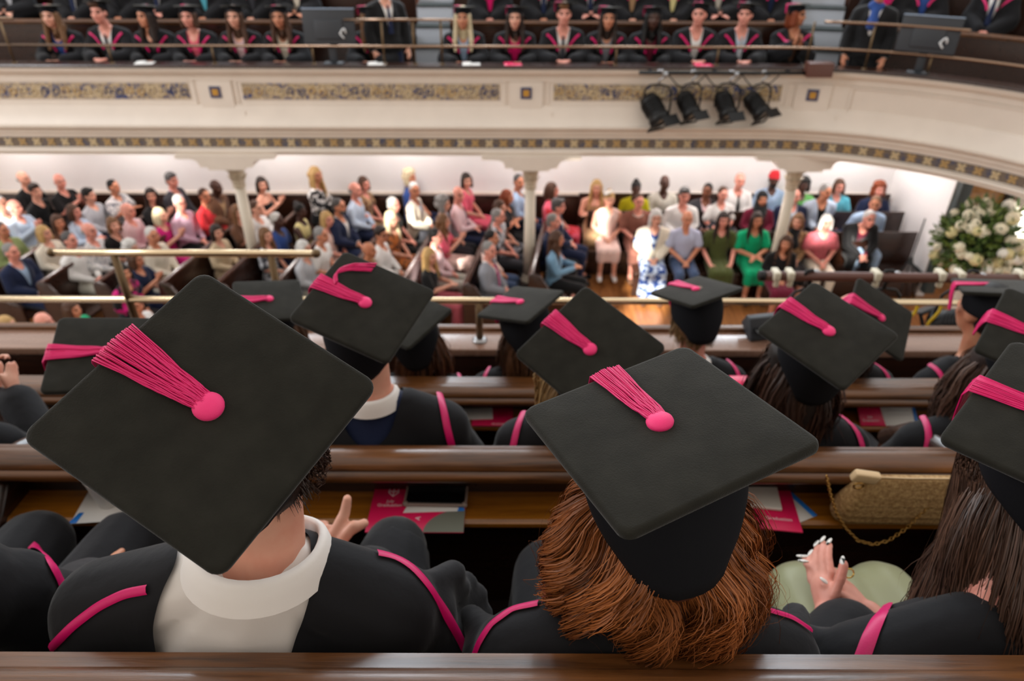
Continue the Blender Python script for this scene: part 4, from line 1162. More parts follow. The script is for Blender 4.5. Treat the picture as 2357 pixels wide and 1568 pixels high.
Rh = Matrix.Rotation(math.radians(8), 3, 'Y') @ Matrix.Rotation(math.radians(14), 3, 'X')
place('body', near_body(J, 'fair', Rh, .0046, handsB), skin('fair'), root)
# shirt with its fold-over collar
mb = MB(); torso(mb, J, .012); me = blob('shirt', mb, .007, 4); me.materials.append(None)
sh = place('shirt', me, SHIRTW, root)
def collar(J, r=.066, h=.045, tilt=.25, lift=.0):
    vs = []; fs = []; n = 40; prof = [(r * .95, -.012), (r * .94, h), (r * .975, h + .005), (r + .007, h - .002), (r + .013, h * .45), (r + .018, -.004)]
    up = (J['head'] + V((0, -.03, -.06)) - J['neck']).normalized(); a = V((1, 0, 0)); u = (a - up * a.dot(up)).normalized(); w = up.cross(u)
    for q, (rr, z) in enumerate(prof):
        for k in range(n):
            b = 2 * PI * k / n; g = math.sin(b)           # +w is the front, where the collar dips
            zz = z - .030 * max(0, g) ** 2 + 0
            vs.append(J['neck'] + up * (zz + lift) + u * (rr * math.cos(b) * 1.02) + w * (rr * 1.04 * g) )
    for q in range(len(prof) - 1):
        for k in range(n): fs.append((q * n + k, q * n + (k + 1) % n, (q + 1) * n + (k + 1) % n, (q + 1) * n + k))
    me = mesh_from('collar', vs, fs); me.materials.append(None); return me
place('collar', collar(J, .078, .034, lift=.022), SHIRTW, sh)
SHPOLY = [(405, 1200), (412, 1290), (372, 1360), (352, 1440), (362, 1520), (385, 1700), (640, 1700), (668, 1500), (700, 1420), (716, 1370), (716, 1200)]
cutB = lambda c: not (in_poly(*proj(c + o), SHPOLY) and c.y < J['neck'].y + .03)
gB = near_gown(J, .0085, cutB, .023, folds=5, seed=4); place('gown', gB, GOWN, root)
bv = bvh_of(gB, o)
for pl, w in (([(866, 1276), (905, 1284), (945, 1305), (985, 1350), (1015, 1400), (1045, 1450), (1070, 1500), (1088, 1545)], .0165), ([(342, 1357), (290, 1366), (230, 1395), (170, 1440), (130, 1480), (100, 1516)], .0125)):
    t = px_trim(bv, pl, w)
    if t: child_world('hood_trim', t, TRIM, root)
place('hair', hair_mesh('cropped'), hairm('dbrown'), root, J['head'], Rh.to_euler(), 1.03)
me = strand_hair('nape_hair', 1400, 6, .0011, hair_fn(J['head'] + V((0, 0, -.045)), .05, .002, .05, .0, 120, 2.0, .079, .08, fly=.0), 3, (28, 17, 12), (62, 40, 28)); place('hair', me, None, root)
place('trousers', garment('trousers', 'lap'), cloth('black'), root, (0, 0, 0), None, .99)
shoes(root, 'lap', cloth('black'), .99)
cap_on(root, 'B', 2)

# --- the red-haired woman
M = cap_matrix('C'); n = M.to_3x3().col[2]; hC = M.translation + V((0, .03, 0)) - n * .14
J, o = world_joints(hC, ROWZ[1], .945)
lower(J, .075)
root = thing('person', 'woman with wavy auburn hair under a level mortarboard', 'person', o, 0, 'graduates in the near gallery')
place('body', near_body(J, 'fair'), skin('fair'), root)
gC = near_gown(J, .0095, None, .022, folds=2, seed=7); place('gown', gC, GOWN, root); bv = bvh_of(gC, o)
for pl, w in (([(1242, 1392), (1180, 1405), (1132, 1440), (1106, 1480), (1092, 1520)], .0140), ([(1765, 1408), (1820, 1424), (1870, 1458), (1905, 1490), (1928, 1525)], .0105)):
    t = px_trim(bv, pl, w)
    if t: child_world('hood_trim', t, TRIM, root)
me = strand_hair('hair', 13000, 17, .00075, hair_fn(J['head'] + V((0, -.004, -.03)), .25, .015, .16, .056, 64, 2.5, .090, .062, fly=.035, bulge=.008, flat=.30, curl=.035, ymin=hC.y - o.y - .135), 21, (80, 40, 16), (190, 114, 60)); place('hair', me, None, root)
place('hair_base', hair_mesh('cropped'), mat('auburn_base', (82, 40, 18), .6), root, J['head'] + V((0, 0, -.02)), None, 1.0)
place('trousers', garment('trousers', 'lap'), cloth('black'), root, None, None, .92); shoes(root, 'lap', cloth('black'), .92)
cap_on(root, 'C', 3)

# --- the brown-haired woman in the olive skirt
M = cap_matrix('D'); n = M.to_3x3().col[2]; hD = M.translation + V((0, .03, 0)) - n * .14
J, o = world_joints(hD, ROWZ[1], .93, by=.655, bx=.715)
dz = hD.z - ROWZ[1] - 1.22 * .93
for k in ('neck', 'chest', 'sh', 'el'): J[k] = J[k] + V((0, .0, dz * .3))
lower(J, .125); J['kn'] = V((.085, .31, .455)); J['an'] = V((.09, .28, .09)); J['toe'] = V((.095, .41, .035)); J['hip'].z = .475
root = thing('person', 'woman with long straight dark brown hair and painted nails on an olive skirt', 'person', o, 0, 'graduates in the near gallery')
Hd = V((.648, .925, 4.085)) - o
TIPS = []
def handsD(mb):
    w1 = Hd + V((.045, -.075, .0)); TIPS.extend(hand(mb, w1, V((-.55, .85, .18)), V((-.5, -.2, -1)), 1, .95, .35)); mb.cone(w1 + V((.05, -.11, -.01)), .032, w1, .023)
    w2 = Hd + V((-.045, -.085, .01)); TIPS.extend(hand(mb, w2, V((.15, 1.0, .30)), V((.9, -.1, -.5)), -1, .95, .30)); mb.cone(w2 + V((.0, -.12, -.03)), .032, w2, .023)
J['wr'] = V((.06, Hd.y - .10, Hd.z))
place('body', near_body(J, 'pink', None, .0044, handsD), skin('pink'), root)
NAIL = mat('nail_varnish', (232, 230, 224), .2, var=.9, rgb2=(30, 40, 36), vscale=70, thr=(.40, .44))
for p, t, nr in TIPS:
    dn = (-nr + t * nr.dot(t)).normalized(); R = Matrix((t.cross(dn), t, dn)).transposed()
    place('nail', MB().ell(p + dn * .0055 + t * .004, (.0062, .0115, .0030), R).mesh('nail', True), NAIL, root)
place('ring', MB().tube([Hd + V((.022 + .009 * math.cos(q * PI / 5), -.012 + .004 * math.sin(q * PI / 5), .036 + .009 * math.sin(q * PI / 5))) for q in range(11)], .0016, 6).mesh('ring', True), mat('gold_ring', (220, 180, 90), .2, 1.0), root)
gD = near_gown(J, .0095, None, .022, folds=2, seed=9, lap=False); place('gown', gD, GOWN, root); bv = bvh_of(gD, o)
t = px_trim(bv, [(2088, 1371), (2055, 1383), (2024, 1425), (2002, 1470), (1984, 1518)], .021)
if t: child_world('hood_trim', t, TRIM, root)
mb = MB(); J2 = dict(J); 
mb.cone(J['pel'] + V((-.05, 0, 0)), .13, J['pel'] + V((.05, 0, 0)), .13)
for s, dx in ((-1, -.0), (1, -.0)): mb.cone(mirror(J['hip'], s) + V((0, 0, .01)), .098, mirror(J['kn'], s) + V((dx, -.0, .0)), .086); mb.cone(mirror(J['kn'], s) + V((dx, -.0, .0)), .084, mirror(J['an'], s) + V((dx, 0, .09)), .085)
mb.cone(V((-.03, .1, J['hip'].z + .01)), .09, V((0, J['kn'].y - .01, J['kn'].z)), .080)
me = blob('skirt', mb, .009, 5); me.materials.append(None)
shoes(root, 'lap', cloth('black'), .9)
place('skirt', me, mat('olive_satin', (150, 152, 116), .45, sheen=.2, bump=.12, bscale=8), root)
me = strand_hair('hair', 9000, 14, .00085, hair_fn(J['head'] + V((0, 0, -.02)), .46, .006, .20, .062, 110, 2.9, .094, .12, fly=.06, bulge=.0, pw=1.5, sweep=-.005, yb=-.15, ymin=hD.y - o.y - .27), 33, (34, 21, 15), (104, 74, 58)); place('hair', me, None, root)
place('hair_base', hair_mesh('cropped'), mat('dark_brown_base', (34, 22, 17), .6), root, J['head'] + V((0, .0, -.02)), None, 1.0)
cap_on(root, 'D', 4)

# --- the woman whose shoulder shows at the left edge
M = cap_matrix('P'); n = M.to_3x3().col[2]; hP = M.translation + V((0, .03, 0)) - n * .14
J, o = world_joints(hP, ROWZ[1], .95)
lower(J, .025); J['sh'] = J['sh'] + V((.02, .0, 0)); J['wr'] = V((.17, .20, .60)); J['el'] = J['el'] + V((.02, .03, 0))
root = thing('person', 'dark-haired woman in gown with her hand on her lap left of the white collar', 'person', o, 0, 'graduates in the near gallery')
def handsP(mb):
    for s in (-1, 1): hand(mb, mirror(J['wr'], s), V((.55 if s > 0 else .3, .6, -.15)), V((0, 0, -1)), s, 1, .3)
place('body', near_body(J, 'tan', None, .0070, handsP), skin('tan'), root)
gP = near_gown(J, .0095, None, .022, folds=0, seed=12); place('gown', gP, GOWN, root); bv = bvh_of(gP, o)
t = px_trim(bv, [(70, 1256), (100, 1276), (130, 1325), (152, 1380), (172, 1428)], .022)
if t: child_world('hood_trim', t, TRIM, root)
me = strand_hair('hair', 2600, 11, .0013, hair_fn(J['head'] + V((0, 0, -.02)), .34, .006, .14, .040, 90, 2.7, .092, .12, fly=.08, bulge=.012), 44, (24, 15, 13), (70, 48, 42)); place('hair', me, None, root)
place('hair_base', hair_mesh('long'), MATS['dark_brown_base'], root, J['head'] + V((0, 0, -.02)), None, 1.03)
cap_on(root, 'P', 2)

# --- rows two and three
ROWP = [
('E',2,'tan','black','long',(40,26,20),(84,56,44),'graduate with a square mortarboard left of the tilted near one',0,.0),
('F',2,'fair','white',None,None,None,'man with white collar whose mortarboard tassel curls back on top',1,.0),
('G',2,'fair','beige','long',(120,92,58),(196,160,108),'blond graduate with patterned top in the second row',1,.0),
('H',2,'fair','black','long',(30,19,15),(76,50,38),'graduate with long dark brown hair by the row of programmes',1,.0),
('I',2,'fair','black','long',(50,34,28),(104,76,62),'brown-haired graduate behind the nearest right-hand mortarboard',1,.0),
('J',3,'fair','black','long',(60,40,28),(110,76,52),'graduate at the ledge whose flat mortarboard peeps past the big tilted one',0,.0),
('K',3,'fair','black','long',(48,26,16),(112,70,44),'brown-haired graduate hidden behind the curled tassel mortarboard',0,.0),
('L',3,'fair','black','long',(46,28,18),(108,72,48),'brown-haired graduate at the brass rail with level mortarboard',0,.0),
('M',3,'pink','white',None,None,None,'short-haired man at the brass rail seen from behind with deep skull cap',0,.0),
('N',3,'fair','black','long',(34,22,16),(80,54,40),'graduate whose mortarboard stands steeply behind the dark brown hair',0,.0),
('Q',2,'fair','black','long',(40,26,20),(84,56,44),'graduate raising a hand by the curled pew arm in the second row',0,.0),
('O',3,'tan','black',None,None,None,'man in profile under a mortarboard seen edge on',0,.36),
]
for k, row, tone, top, ht, hd, hl, lab, det, turn in ROWP:
    M = cap_matrix(k); n = M.to_3x3().col[2]; fz = ROWZ[row]
    face = V((-math.sin(turn), math.cos(turn), 0))
    hd_ = M.translation + face * .045 - n * (.155 if k == 'O' else .135)
    sc = max(.86, min(1.03, (hd_.z - fz) / 1.22)); pose = 'clap' if k == 'Q' else 'gal'; J = joints(pose)
    ymin = RAIL[row][0] + (.08 if row == 2 else .125) + .15 * sc
    oy = hd_.y - J['head'].y * sc
    kk = max(1.0, (ymin - .02 + J['head'].y * sc) / hd_.y)     # pews leave no room further back: the head and its cap sit a little further off
    M = Matrix.Translation(EYE + (M.translation - EYE) * kk) @ M.to_3x3().to_4x4(); hd_ = M.translation + face * .045 - n * (.155 if k == 'O' else .135); CAPK[k] = (M, kk)
    oy = hd_.y - J['head'].y * sc
    loc = V((hd_.x + math.sin(turn) * J['head'].y * sc, max(oy, ymin - .02), fz))
    root = thing('person', lab, 'person', loc, turn, 'graduates in the near gallery'); root.scale = (sc,) * 3
    dl = rotz(-turn) @ (hd_ - loc) / sc                     # head in the body's own space
    place('body', body_mesh(pose, 0), skin(tone), root)
    place('gown', garment('gownb', pose), GOWN, root)
    place('shirt', garment('under', pose), SHIRTW if top == 'white' and k != 'F' else cloth('navy' if k == 'F' else top), root)
    if top == 'white':
        JJ = {q: v.copy() for q, v in J.items()}; place('collar', collar(JJ, .062, .032, lift=.01), SHIRTW, root)
    place('trousers', garment('trousers', 'lap'), cloth('black'), root); shoes(root, 'lap', cloth('black'))
    [place('hood_trim', trim_mesh(pose, 'back', 'gownb', q), TRIM, root) for q in (-1, 1)]
    if ht:
        nst = 1800 if row == 2 else 900
        me = strand_hair('hair', nst, 9, .0026, hair_fn(J['head'] + V((0, 0, -.02)), .40, .006, .15, .050, 60, 2.7, .090, .12, fly=.05, bulge=.01), ord(k), hd, hl); place('hair', me, None, root)
        place('hair_base', hair_mesh('long'), mat('hair_base_' + k, tuple(int(v * .9) for v in hd), .6), root, J['head'] + V((0, .005, -.01)), None, .94)
    else:
        place('hair', hair_mesh('cropped'), hairm({'F': 'brown', 'M': 'lbrown', 'O': 'black'}[k]), root, J['head'], None, 1.08 if k == 'M' else 1.03)
        if k == 'M':
            me = strand_hair('nape_hair', 1600, 6, .0022, hair_fn(J['head'] + V((0, 0, -.01)), .12, .003, .05, .004, 60, 2.0, .086, .09, fly=.1), 5, (84, 60, 36), (158, 124, 82)); place('hair', me, None, root)
    cb = cap_on(root, k, det, face)
    if k == 'F':                                           # part of this tassel is flung back over the board
        rd = random.Random(3); mb = MB()
        for i in range(16):
            a = rd.uniform(-1, 1); pts = []
            for j in range(11):
                t = j / 10; th = PI * (.95 - .78 * t)
                pts.append((-.075 - .035 * math.sin(th * 1.0) * (1 - .35 * t) + .055 * t * t, .014 + .085 * t + a * .016 * (.5 + .7 * t), .012 + .004 * rd.random()))
            mb.tube(pts, .0016, 4, False)
        m2 = mb.mesh('flung_cords', True); place('flung_cords', m2, CORD, cb)
# ------------------------------------------------------------------ audience in the stalls
# px x, px y of the head, block, pose, head turn, size, skin, hair, clothes, label, extras
T = 'trousers'; SK = 'skirt'; MX = 'maxi'
AUD = [
(55,412,'L','lap',10,1.0,'fair',('fringe','grey'),[('short','black'),(T,'char')],'balding grey man in black top in the back row beside a dark-haired youth',()),
(82,440,'L','slump',25,1.0,'fair',('quiff','dbrown'),[('long','black'),(T,'black')],'dark-haired young man slouching in a black jumper',()),
(138,418,'L','clap',15,1.0,'pink',None,[('short','black'),(T,'char')],'bald man in a black tee shirt by the wainscot',()),
(205,450,'L','lap',5,.98,'fair',('quiff','black'),[('long','lgrey'),(T,'navy')],'man with swept dark hair in a pale grey shirt',()),
(262,430,'L','crossed',-10,.95,'tan',('cropped','black'),[('short',('grey','white',24)),(T,'black')],'person with cropped black hair in grey and white patterned top',()),
(348,450,'L','clap',40,.95,'fair',('long','dbrown'),[('short','black'),(SK,'black')],'pale woman with long dark hair in a black top clapping',()),
(396,415,'L','lap',20,1.03,'pink',('quiff','dgrey'),[('long','mauve'),('jacket','char'),(T,'char')],'tall man in charcoal suit jacket over a mauve shirt at the back wall',()),
(498,432,'L','slump',0,1.0,'dark',None,[('long','tan'),('jacket','brown'),(T,'brown')],'bald dark-skinned man in a brown jacket left of the left column',()),
(471,451,'L','lap',20,.97,'tan',('cropped','brown'),[('long','red'),(T,'navy')],'tanned person in a bright red shirt',()),
(35,478,'L','clap',5,1.0,'pink',('fringe','white'),[('long','paleblue'),(T,'stone')],'older balding man in a pale blue shirt clapping',()),
(3,470,'L','lap',0,1.0,'fair',('cropped','white'),[('long','white'),(T,'stone')],'white-haired man in a white shirt lit by the sun at the leftmost pew',()),
(171,488,'L','phone',-5,.95,'pink',('bob','brown'),[('long','paleblue'),(SK,'navy')],'brown-haired woman in a pale blue blouse looking up',()),
(134,512,'L','lap',30,.93,'tan',('long','brown'),[('short','brown'),(SK,'black')],'woman with long brown hair in a dark brown top',()),
(295,486,'L','lap',10,1.0,'pink',None,[('long','palepink'),(T,'char')],'bald man with pink face in a pale pink shirt',()),
(261,518,'L','slump',30,.95,'fair',('bob','lbrown'),[('short','black'),(SK,'black')],'light-brown-haired woman in black looking down at her lap',()),
(370,497,'L','clap',10,.97,'fair',('bob','plat'),[('sleeveless','magenta'),(SK,'magenta')],'blond woman in a magenta dress clapping in the sun',()),
(414,467,'L','lap',25,1.02,'pink',('cropped','white'),[('long','mauve'),(T,'black')],'white-haired man with glasses and mauve shirt brightly lit by the sun',(('glasses',),)),
(102,537,'L','lap',10,.95,'fair',('bob','blond'),[('long','cream'),(T,'stone')],'blond woman in a cream blouse behind the brass rail end',()),
(161,553,'L','lap',0,1.0,'pink',('cropped','dgrey'),[('long','white'),(T,'stone')],'grey-haired man in a white shirt above the brass rail',()),
(206,532,'L','lap',5,1.0,'pink',('fringe','grey'),[('long',('lgrey','white',30)),(T,'char')],'grey-haired man in a faintly checked pale shirt',()),
(351,542,'L','lap',15,1.0,'tan',('cropped','white'),[('long','cream'),(T,'cream')],'white-haired tanned man in cream linen shirt',()),
(27,580,'L','lap',5,1.0,'pink',('cropped','grey'),[('long','lblue'),('jacket','navy'),(T,'navy')],'grey-haired man in a navy suit and pale blue shirt',()),
(499,535,'L','lap',20,.95,'fair',('bob','dbrown'),[('long','beige'),(SK,'beige')],'dark-haired woman in a beige dress left of the left column',()),
(547,489,'L','clap',20,.95,'fair',('long','lbrown'),[('short','brown'),(SK,'brown')],'woman with long light brown hair in a rust-brown top by the left column',()),
(5,530,'L','lap',-10,.98,'tan',('cropped','dgrey'),[('long','sage'),(T,'char')],'dark grey-haired man in a pale green shirt at the leftmost pew',()),
(603,425,'L','clap',40,.98,'fair',('bob','dbrown'),[('strapless','black'),(SK,'black')],'brown-haired woman in a black strapless top right of the left column',()),
(285,628,'L','slump',20,.95,'tan',('bob','black'),[('long',('black','magenta',10)),(SK,'black')],'black-haired woman in a black and magenta floral jacket',()),
(313,598,'L','clap',10,.93,'tan',('bob','brown'),[('short','navy'),(SK,'navy')],'brown-haired woman in a navy dress clapping below the brass rail',()),
(303,572,'L','lap',10,.93,'fair',('curly','white'),[('short','lgrey'),(SK,'stone')],'white curly-haired woman in grey behind the navy dress',()),
(103,742,'L','lap',0,.98,'pink',('fringe','grey'),[('long','stone'),(T,'char')],'balding grey head seen just above the near gallery ledge',()),
(167,713,'L','slump',-10,.93,'tan',('bob','brown'),[('short','emerald'),(SK,'emerald')],'brown-haired woman in a bright green top just above the near ledge',()),
(312,702,'L','lap',20,.98,'tan',('cropped','brown'),[('long','white'),(T,'stone')],'brown-haired man in a white shirt between the two brass bars',()),
(18,748,'L','lap',0,.9,'fair',('bob','blond'),[('short','sage'),(T,'stone')],'blond person in a light green shirt at the near ledge corner',()),
(727,403,'L','phone',35,1.06,'tan',('longw','blond'),[('long',('white','black',14)),(SK,'black')],'tall blond woman in a black and white patterned blouse holding up a phone',()),
(818,438,'L','lap',5,1.02,'pink',('fringe','grey'),[('long','paleblue'),(T,'navy')],'grey-haired man in a light blue shirt and navy trousers',()),
(838,424,'L','lap',20,.97,'pink',('bob','brown'),[('short',('brown','tan',18)),(SK,('brown','tan',18))],'brown-haired woman in a brown patterned dress by the back wall',()),
(944,408,'L','lap',25,1.0,'tan',('curly','plat'),[('short','blue'),(T,'navy')],'person with pale curly hair in a blue top at the back wall',()),
(954,438,'L','lap',45,1.02,'tan',('cropped','white'),[('long','paleblue'),('jacket','cream'),(T,'char')],'white-haired man in a cream blazer facing the viewer',()),
(1074,416,'L','lap',50,.98,'fair',('bob','dbrown'),[('short','pink'),(SK,'pink')],'dark-bobbed woman in a bright coral pink dress at the back wall',()),
(1056,448,'L','hug',50,1.02,'pink',('fringe','grey'),[('long','palepink'),(T,'navy')],'grey-haired man in a pale pink shirt with a navy tie',(('tie','navy'),)),
(1021,470,'L','lap',10,1.0,'fair',('curly','grey'),[('long','lgrey'),(T,'char')],'man with thick grey hair in a light grey shirt behind the pink dress',()),
(638,508,'L','lap',5,1.0,'dark',('cropped','white'),[('short','blue'),(T,'navy')],'dark-skinned white-haired man in a royal blue polo shirt',()),
(692,486,'L','clap',15,.97,'dark',('bun','black'),[('sleeveless','yellow'),(SK,'yellow')],'dark-skinned woman in a pale yellow dress clapping',()),
(780,475,'L','lap',10,1.03,'tan',('cropped','dgrey'),[('long','white'),('jacket','navy'),(T,'navy')],'tanned bearded man in a dark navy jacket and white shirt',(('beard','dgrey'),)),
(753,505,'L','lap',20,.96,'pink',('bob','blond'),[('sleeveless','blush'),(SK,'blush')],'blond woman in a peach dress next to the navy jacket',()),
(612,542,'L','lap',15,.95,'fair',('long','lbrown'),[('short',('lgrey','char',16)),(SK,('lgrey','char',16))],'light-brown-haired woman in a black and grey patterned dress right of the left column',()),
(740,542,'L','slump',5,1.0,'tan',('cropped','grey'),[('polo','white'),(T,'stone')],'grey-haired man in a white polo shirt',()),
(906,472,'L','lap',20,1.0,'pink',('cropped','white'),[('short','black'),(T,'black')],'white-haired man in black tee shirt lit by the sun',()),
(901,505,'L','lap',15,.97,'fair',('long','plat'),[('short',('orange','brown',16)),(SK,('orange','brown',16))],'platinum blond woman in an orange and brown floral dress in the sun',()),
(877,540,'L','lap',30,1.0,'tan',('quiff','dbrown'),[('long','white'),(T,'stone')],'dark-haired man with glasses in an open white shirt',(('glasses',),)),
(850,577,'L','slump',10,.97,'olive',None,[('short','tan'),(T,'char')],'bald olive-skinned man in a tan top beside the white shirt with glasses',()),
(1021,510,'L','clap',10,.95,'fair',('longw','lbrown'),[('short','pink'),(SK,'blush')],'woman with wavy light brown hair in a pink top',()),
(1003,545,'L','lap',5,.98,'pink',('cropped','black'),[('long','palepink'),(T,'stone')],'black-haired man in a pale pink shirt in front of the wavy-haired woman',()),
(990,590,'L','phone',15,.95,'fair',('long','blond'),[('short','black'),(MX,'dusty')],'long-haired blond woman in black top and dusty pink long skirt reading a card',()),
(700,572,'L','lap',5,.95,'fair',('bob','white'),[('long','lgrey'),(T,'stone')],'white-haired woman in a pale grey cardigan by the left column base',()),
(590,480,'L','clap',10,1.0,'fair',('cropped','brown'),[('long','white'),(T,'char')],'brown-haired man in a white shirt clapping behind the left column',()),
(1195,419,'L','lap',50,1.02,'tan',('cropped','dgrey'),[('long','lblue'),(T,'navy')],'man in a light blue shirt directly behind the middle column',()),
(1271,438,'L','lap',10,1.0,'pink',('bob','brown'),[('short',('red','pink',9)),(MX,('red','pink',9))],'brown-haired woman in a red and pink floral dress right of the middle column',()),
(1168,454,'L','crossed',10,.96,'tan',('bob','red'),[('short','black'),(SK,'black')],'red-haired woman in a black top left of the middle column',()),
(1151,478,'L','lap',15,.96,'fair',('longw','brown'),[('short',('grey','white',14)),(SK,('grey','black',14))],'woman with wavy brown hair in a grey patterned dress by the middle column',()),
(1147,499,'L','lap',10,1.0,'pink',('cropped','grey'),[('short',('lgrey','char',22)),(T,'char')],'pink-faced grey-haired man in a checked short-sleeved shirt',()),
(1132,548,'L','slump',5,.97,'tan',('cropped','black'),[('long','blush'),(T,'jeans')],'black-haired man in a pale shirt behind the grey suit',()),
(1127,576,'L','lap',25,1.0,'pink',('cropped','grey'),[('long','white'),('jacket','grey'),(T,'grey')],'grey-haired man in a grey suit with a pink tie',(('tie','magenta'),)),
(1285,475,'L','lap',10,1.02,'pink',('quiff','dgrey'),[('long','white'),('jacket','navy'),(T,'navy')],'dark grey-haired man in navy suit with open white shirt right of the middle column',()),
(1274,510,'L','slump',0,1.0,'pink',('cropped','grey'),[('long','navy'),(T,'black')],'grey-haired man in navy between the suit and the denim shirt',()),
(1282,550,'L','phone',10,.97,'tan',('longw','brown'),[('long','denim'),(T,'black')],'woman with long brown wavy hair in a denim blue shirt and black trousers',()),
(1373,432,'R','crossed',0,.97,'fair',('long','blond'),[('strapless','tan'),(SK,'tan')],'long-haired blond woman in a strapless tan dress',()),
(1403,460,'R','lap',0,.97,'fair',('bun','blond'),[('sleeveless','blush'),(SK,'blush'),('shoes','white')],'woman in a pale blush dress with white fascinator and white shoes',(('hat',),)),
(1464,435,'R','lap',0,.95,'dark',('bun','black'),[('long','lime'),(SK,'black')],'dark-skinned woman in a chartreuse blouse',()),
(1471,464,'R','lap',0,.97,'pink',('cropped','brown'),[('short','mocha'),(SK,'mocha')],'short-haired woman in a mocha dress with a white bead necklace',(('necklace',),)),
(1530,422,'R','lap',0,1.0,'dark',None,[('long','stone'),(T,'char')],'bald dark-skinned man in an off-white shirt at the back',()),
(1510,502,'R','lap',0,1.0,'fair',('bob','white'),[('short',('blue','paleblue',12)),('jacket','cream'),(MX,('blue','paleblue',12))],'white-haired woman in cream jacket and blue floral dress half lit by the sun',()),
(1575,451,'R','lap',0,1.04,'pink',('quiff','dgrey'),[('long','white'),(T,'navy')],'broad dark-grey-haired man in a white striped shirt',()),
(1628,440,'R','lap',30,.98,'brown',('cropped','black'),[('long','palepink'),('jacket','char'),(T,'char')],'dark-skinned man in a charcoal suit looking aside',()),
(1582,505,'R','lap',0,1.0,'tan',None,[('polo','lav'),(T,'jeans'),('shoes','black')],'bald tanned man in a lavender polo shirt and jeans',()),
(1664,448,'R','lap',0,.96,'pink',('cropped','brown'),[('short','white'),(SK,'stone')],'woman with tied brown hair in a white top',()),
(1665,507,'R','side',0,.97,'pink',('long','dbrown'),[('short','olive'),(MX,'olive')],'dark-haired woman in a long olive green dress',()),
(1703,417,'R','lap',0,1.02,'pink',None,[('long','white'),(T,'char')],'bald man in a white shirt and black tie at the back wall',(('tie','black'),)),
(1754,459,'R','lap',0,.96,'tan',('hijab','black'),[('long','maroon'),(SK,'maroon')],'woman in a black headscarf and maroon blouse',()),
(1781,414,'R','lap',0,1.0,'dark',('turban','red'),[('long','lblue'),(T,'char')],'bearded man in a red turban and light blue shirt',(('beard','black'),)),
(1742,507,'R','hug',0,.97,'tan',('long','dbrown'),[('short','emerald'),(SK,'emerald'),('shoes','black')],'dark-haired woman in an emerald green dress',()),
(1849,427,'R','lap',0,.96,'dark',('curly','black'),[('short','green'),(SK,'black')],'dark-skinned woman with curly black hair in a green blouse',()),
(1829,452,'R','lap',-30,.99,'pink',('fringe','white'),[('long','paleblue'),('jacket','navy'),(T,'navy')],'white-haired man in navy jacket right of the right column',()),
(1899,446,'R','lean',-20,1.02,'tan',('cropped','grey'),[('long','black'),('jacket','paleblue'),(T,'navy')],'grey-haired man in a pale blue jacket over a black shirt',()),
(1931,430,'R','lap',0,.96,'pink',('bob','brown'),[('short','teal'),(SK,'navy')],'brown-haired woman with glasses in a turquoise top',(('glasses',),)),
(1836,510,'R','lap',25,.95,'fair',('bob','lbrown'),[('long',('leopard','brown',26)),(SK,'black'),('scarf','black')],'woman in a leopard print top and black scarf right of the right column',()),
(1809,560,'R','slump',20,.90,'tan',('long','brown'),[('long','black'),(SK,'maroon')],'brown-haired girl in black leaning by the right column',()),
(1902,513,'R','lap',0,.96,'pink',('bob','white'),[('short',('rose','dusty',20)),(T,'cream')],'white-bobbed woman in a rose print blouse and cream trousers',()),
(1998,513,'R','knees',0,1.03,'pink',('cropped','white'),[('long','maroon'),('jacket','black'),(T,'black')],'white-haired man in a black blazer and maroon shirt leaning on his knees',()),
(2013,475,'R','lean',15,1.02,'tan',('cropped','lbrown'),[('long','paleblue'),('jacket','lblue'),(T,'lblue')],'short-haired man in a light blue suit by the white side wall',()),
(2023,437,'R','lap',0,.95,'pink',('curly','red'),[('short','navy'),(SK,'navy')],'woman with curly auburn hair in a dark navy top by the side wall',()),
]
rj = random.Random(8)
for (x, y, blk, pose, hy, sc, tone, hair, wear, lab, ex) in AUD:
    J = joints(pose); d = 9.5
    for _ in range(25):
        p = at_z(x, y, zf(d) + J['head'].z * sc); d = p.y
    rz = math.radians(-98.5 if blk == 'L' else 180) + math.radians(rj.uniform(-5, 5))
    off = rotz(rz) @ V((J['head'].x, J['head'].y, 0)) * sc
    bx, by = p.x - off.x, p.y - off.y
    if not any(g == 'shoes' for g, c in wear): wear = list(wear) + [('shoes', 'black' if any(g == T for g, c in wear) else 'brown')]
    person(lab, (bx, by, zf(by)), rz, pose, hy, sc, tone, wear, hair, None, 'audience in the stalls', ex)

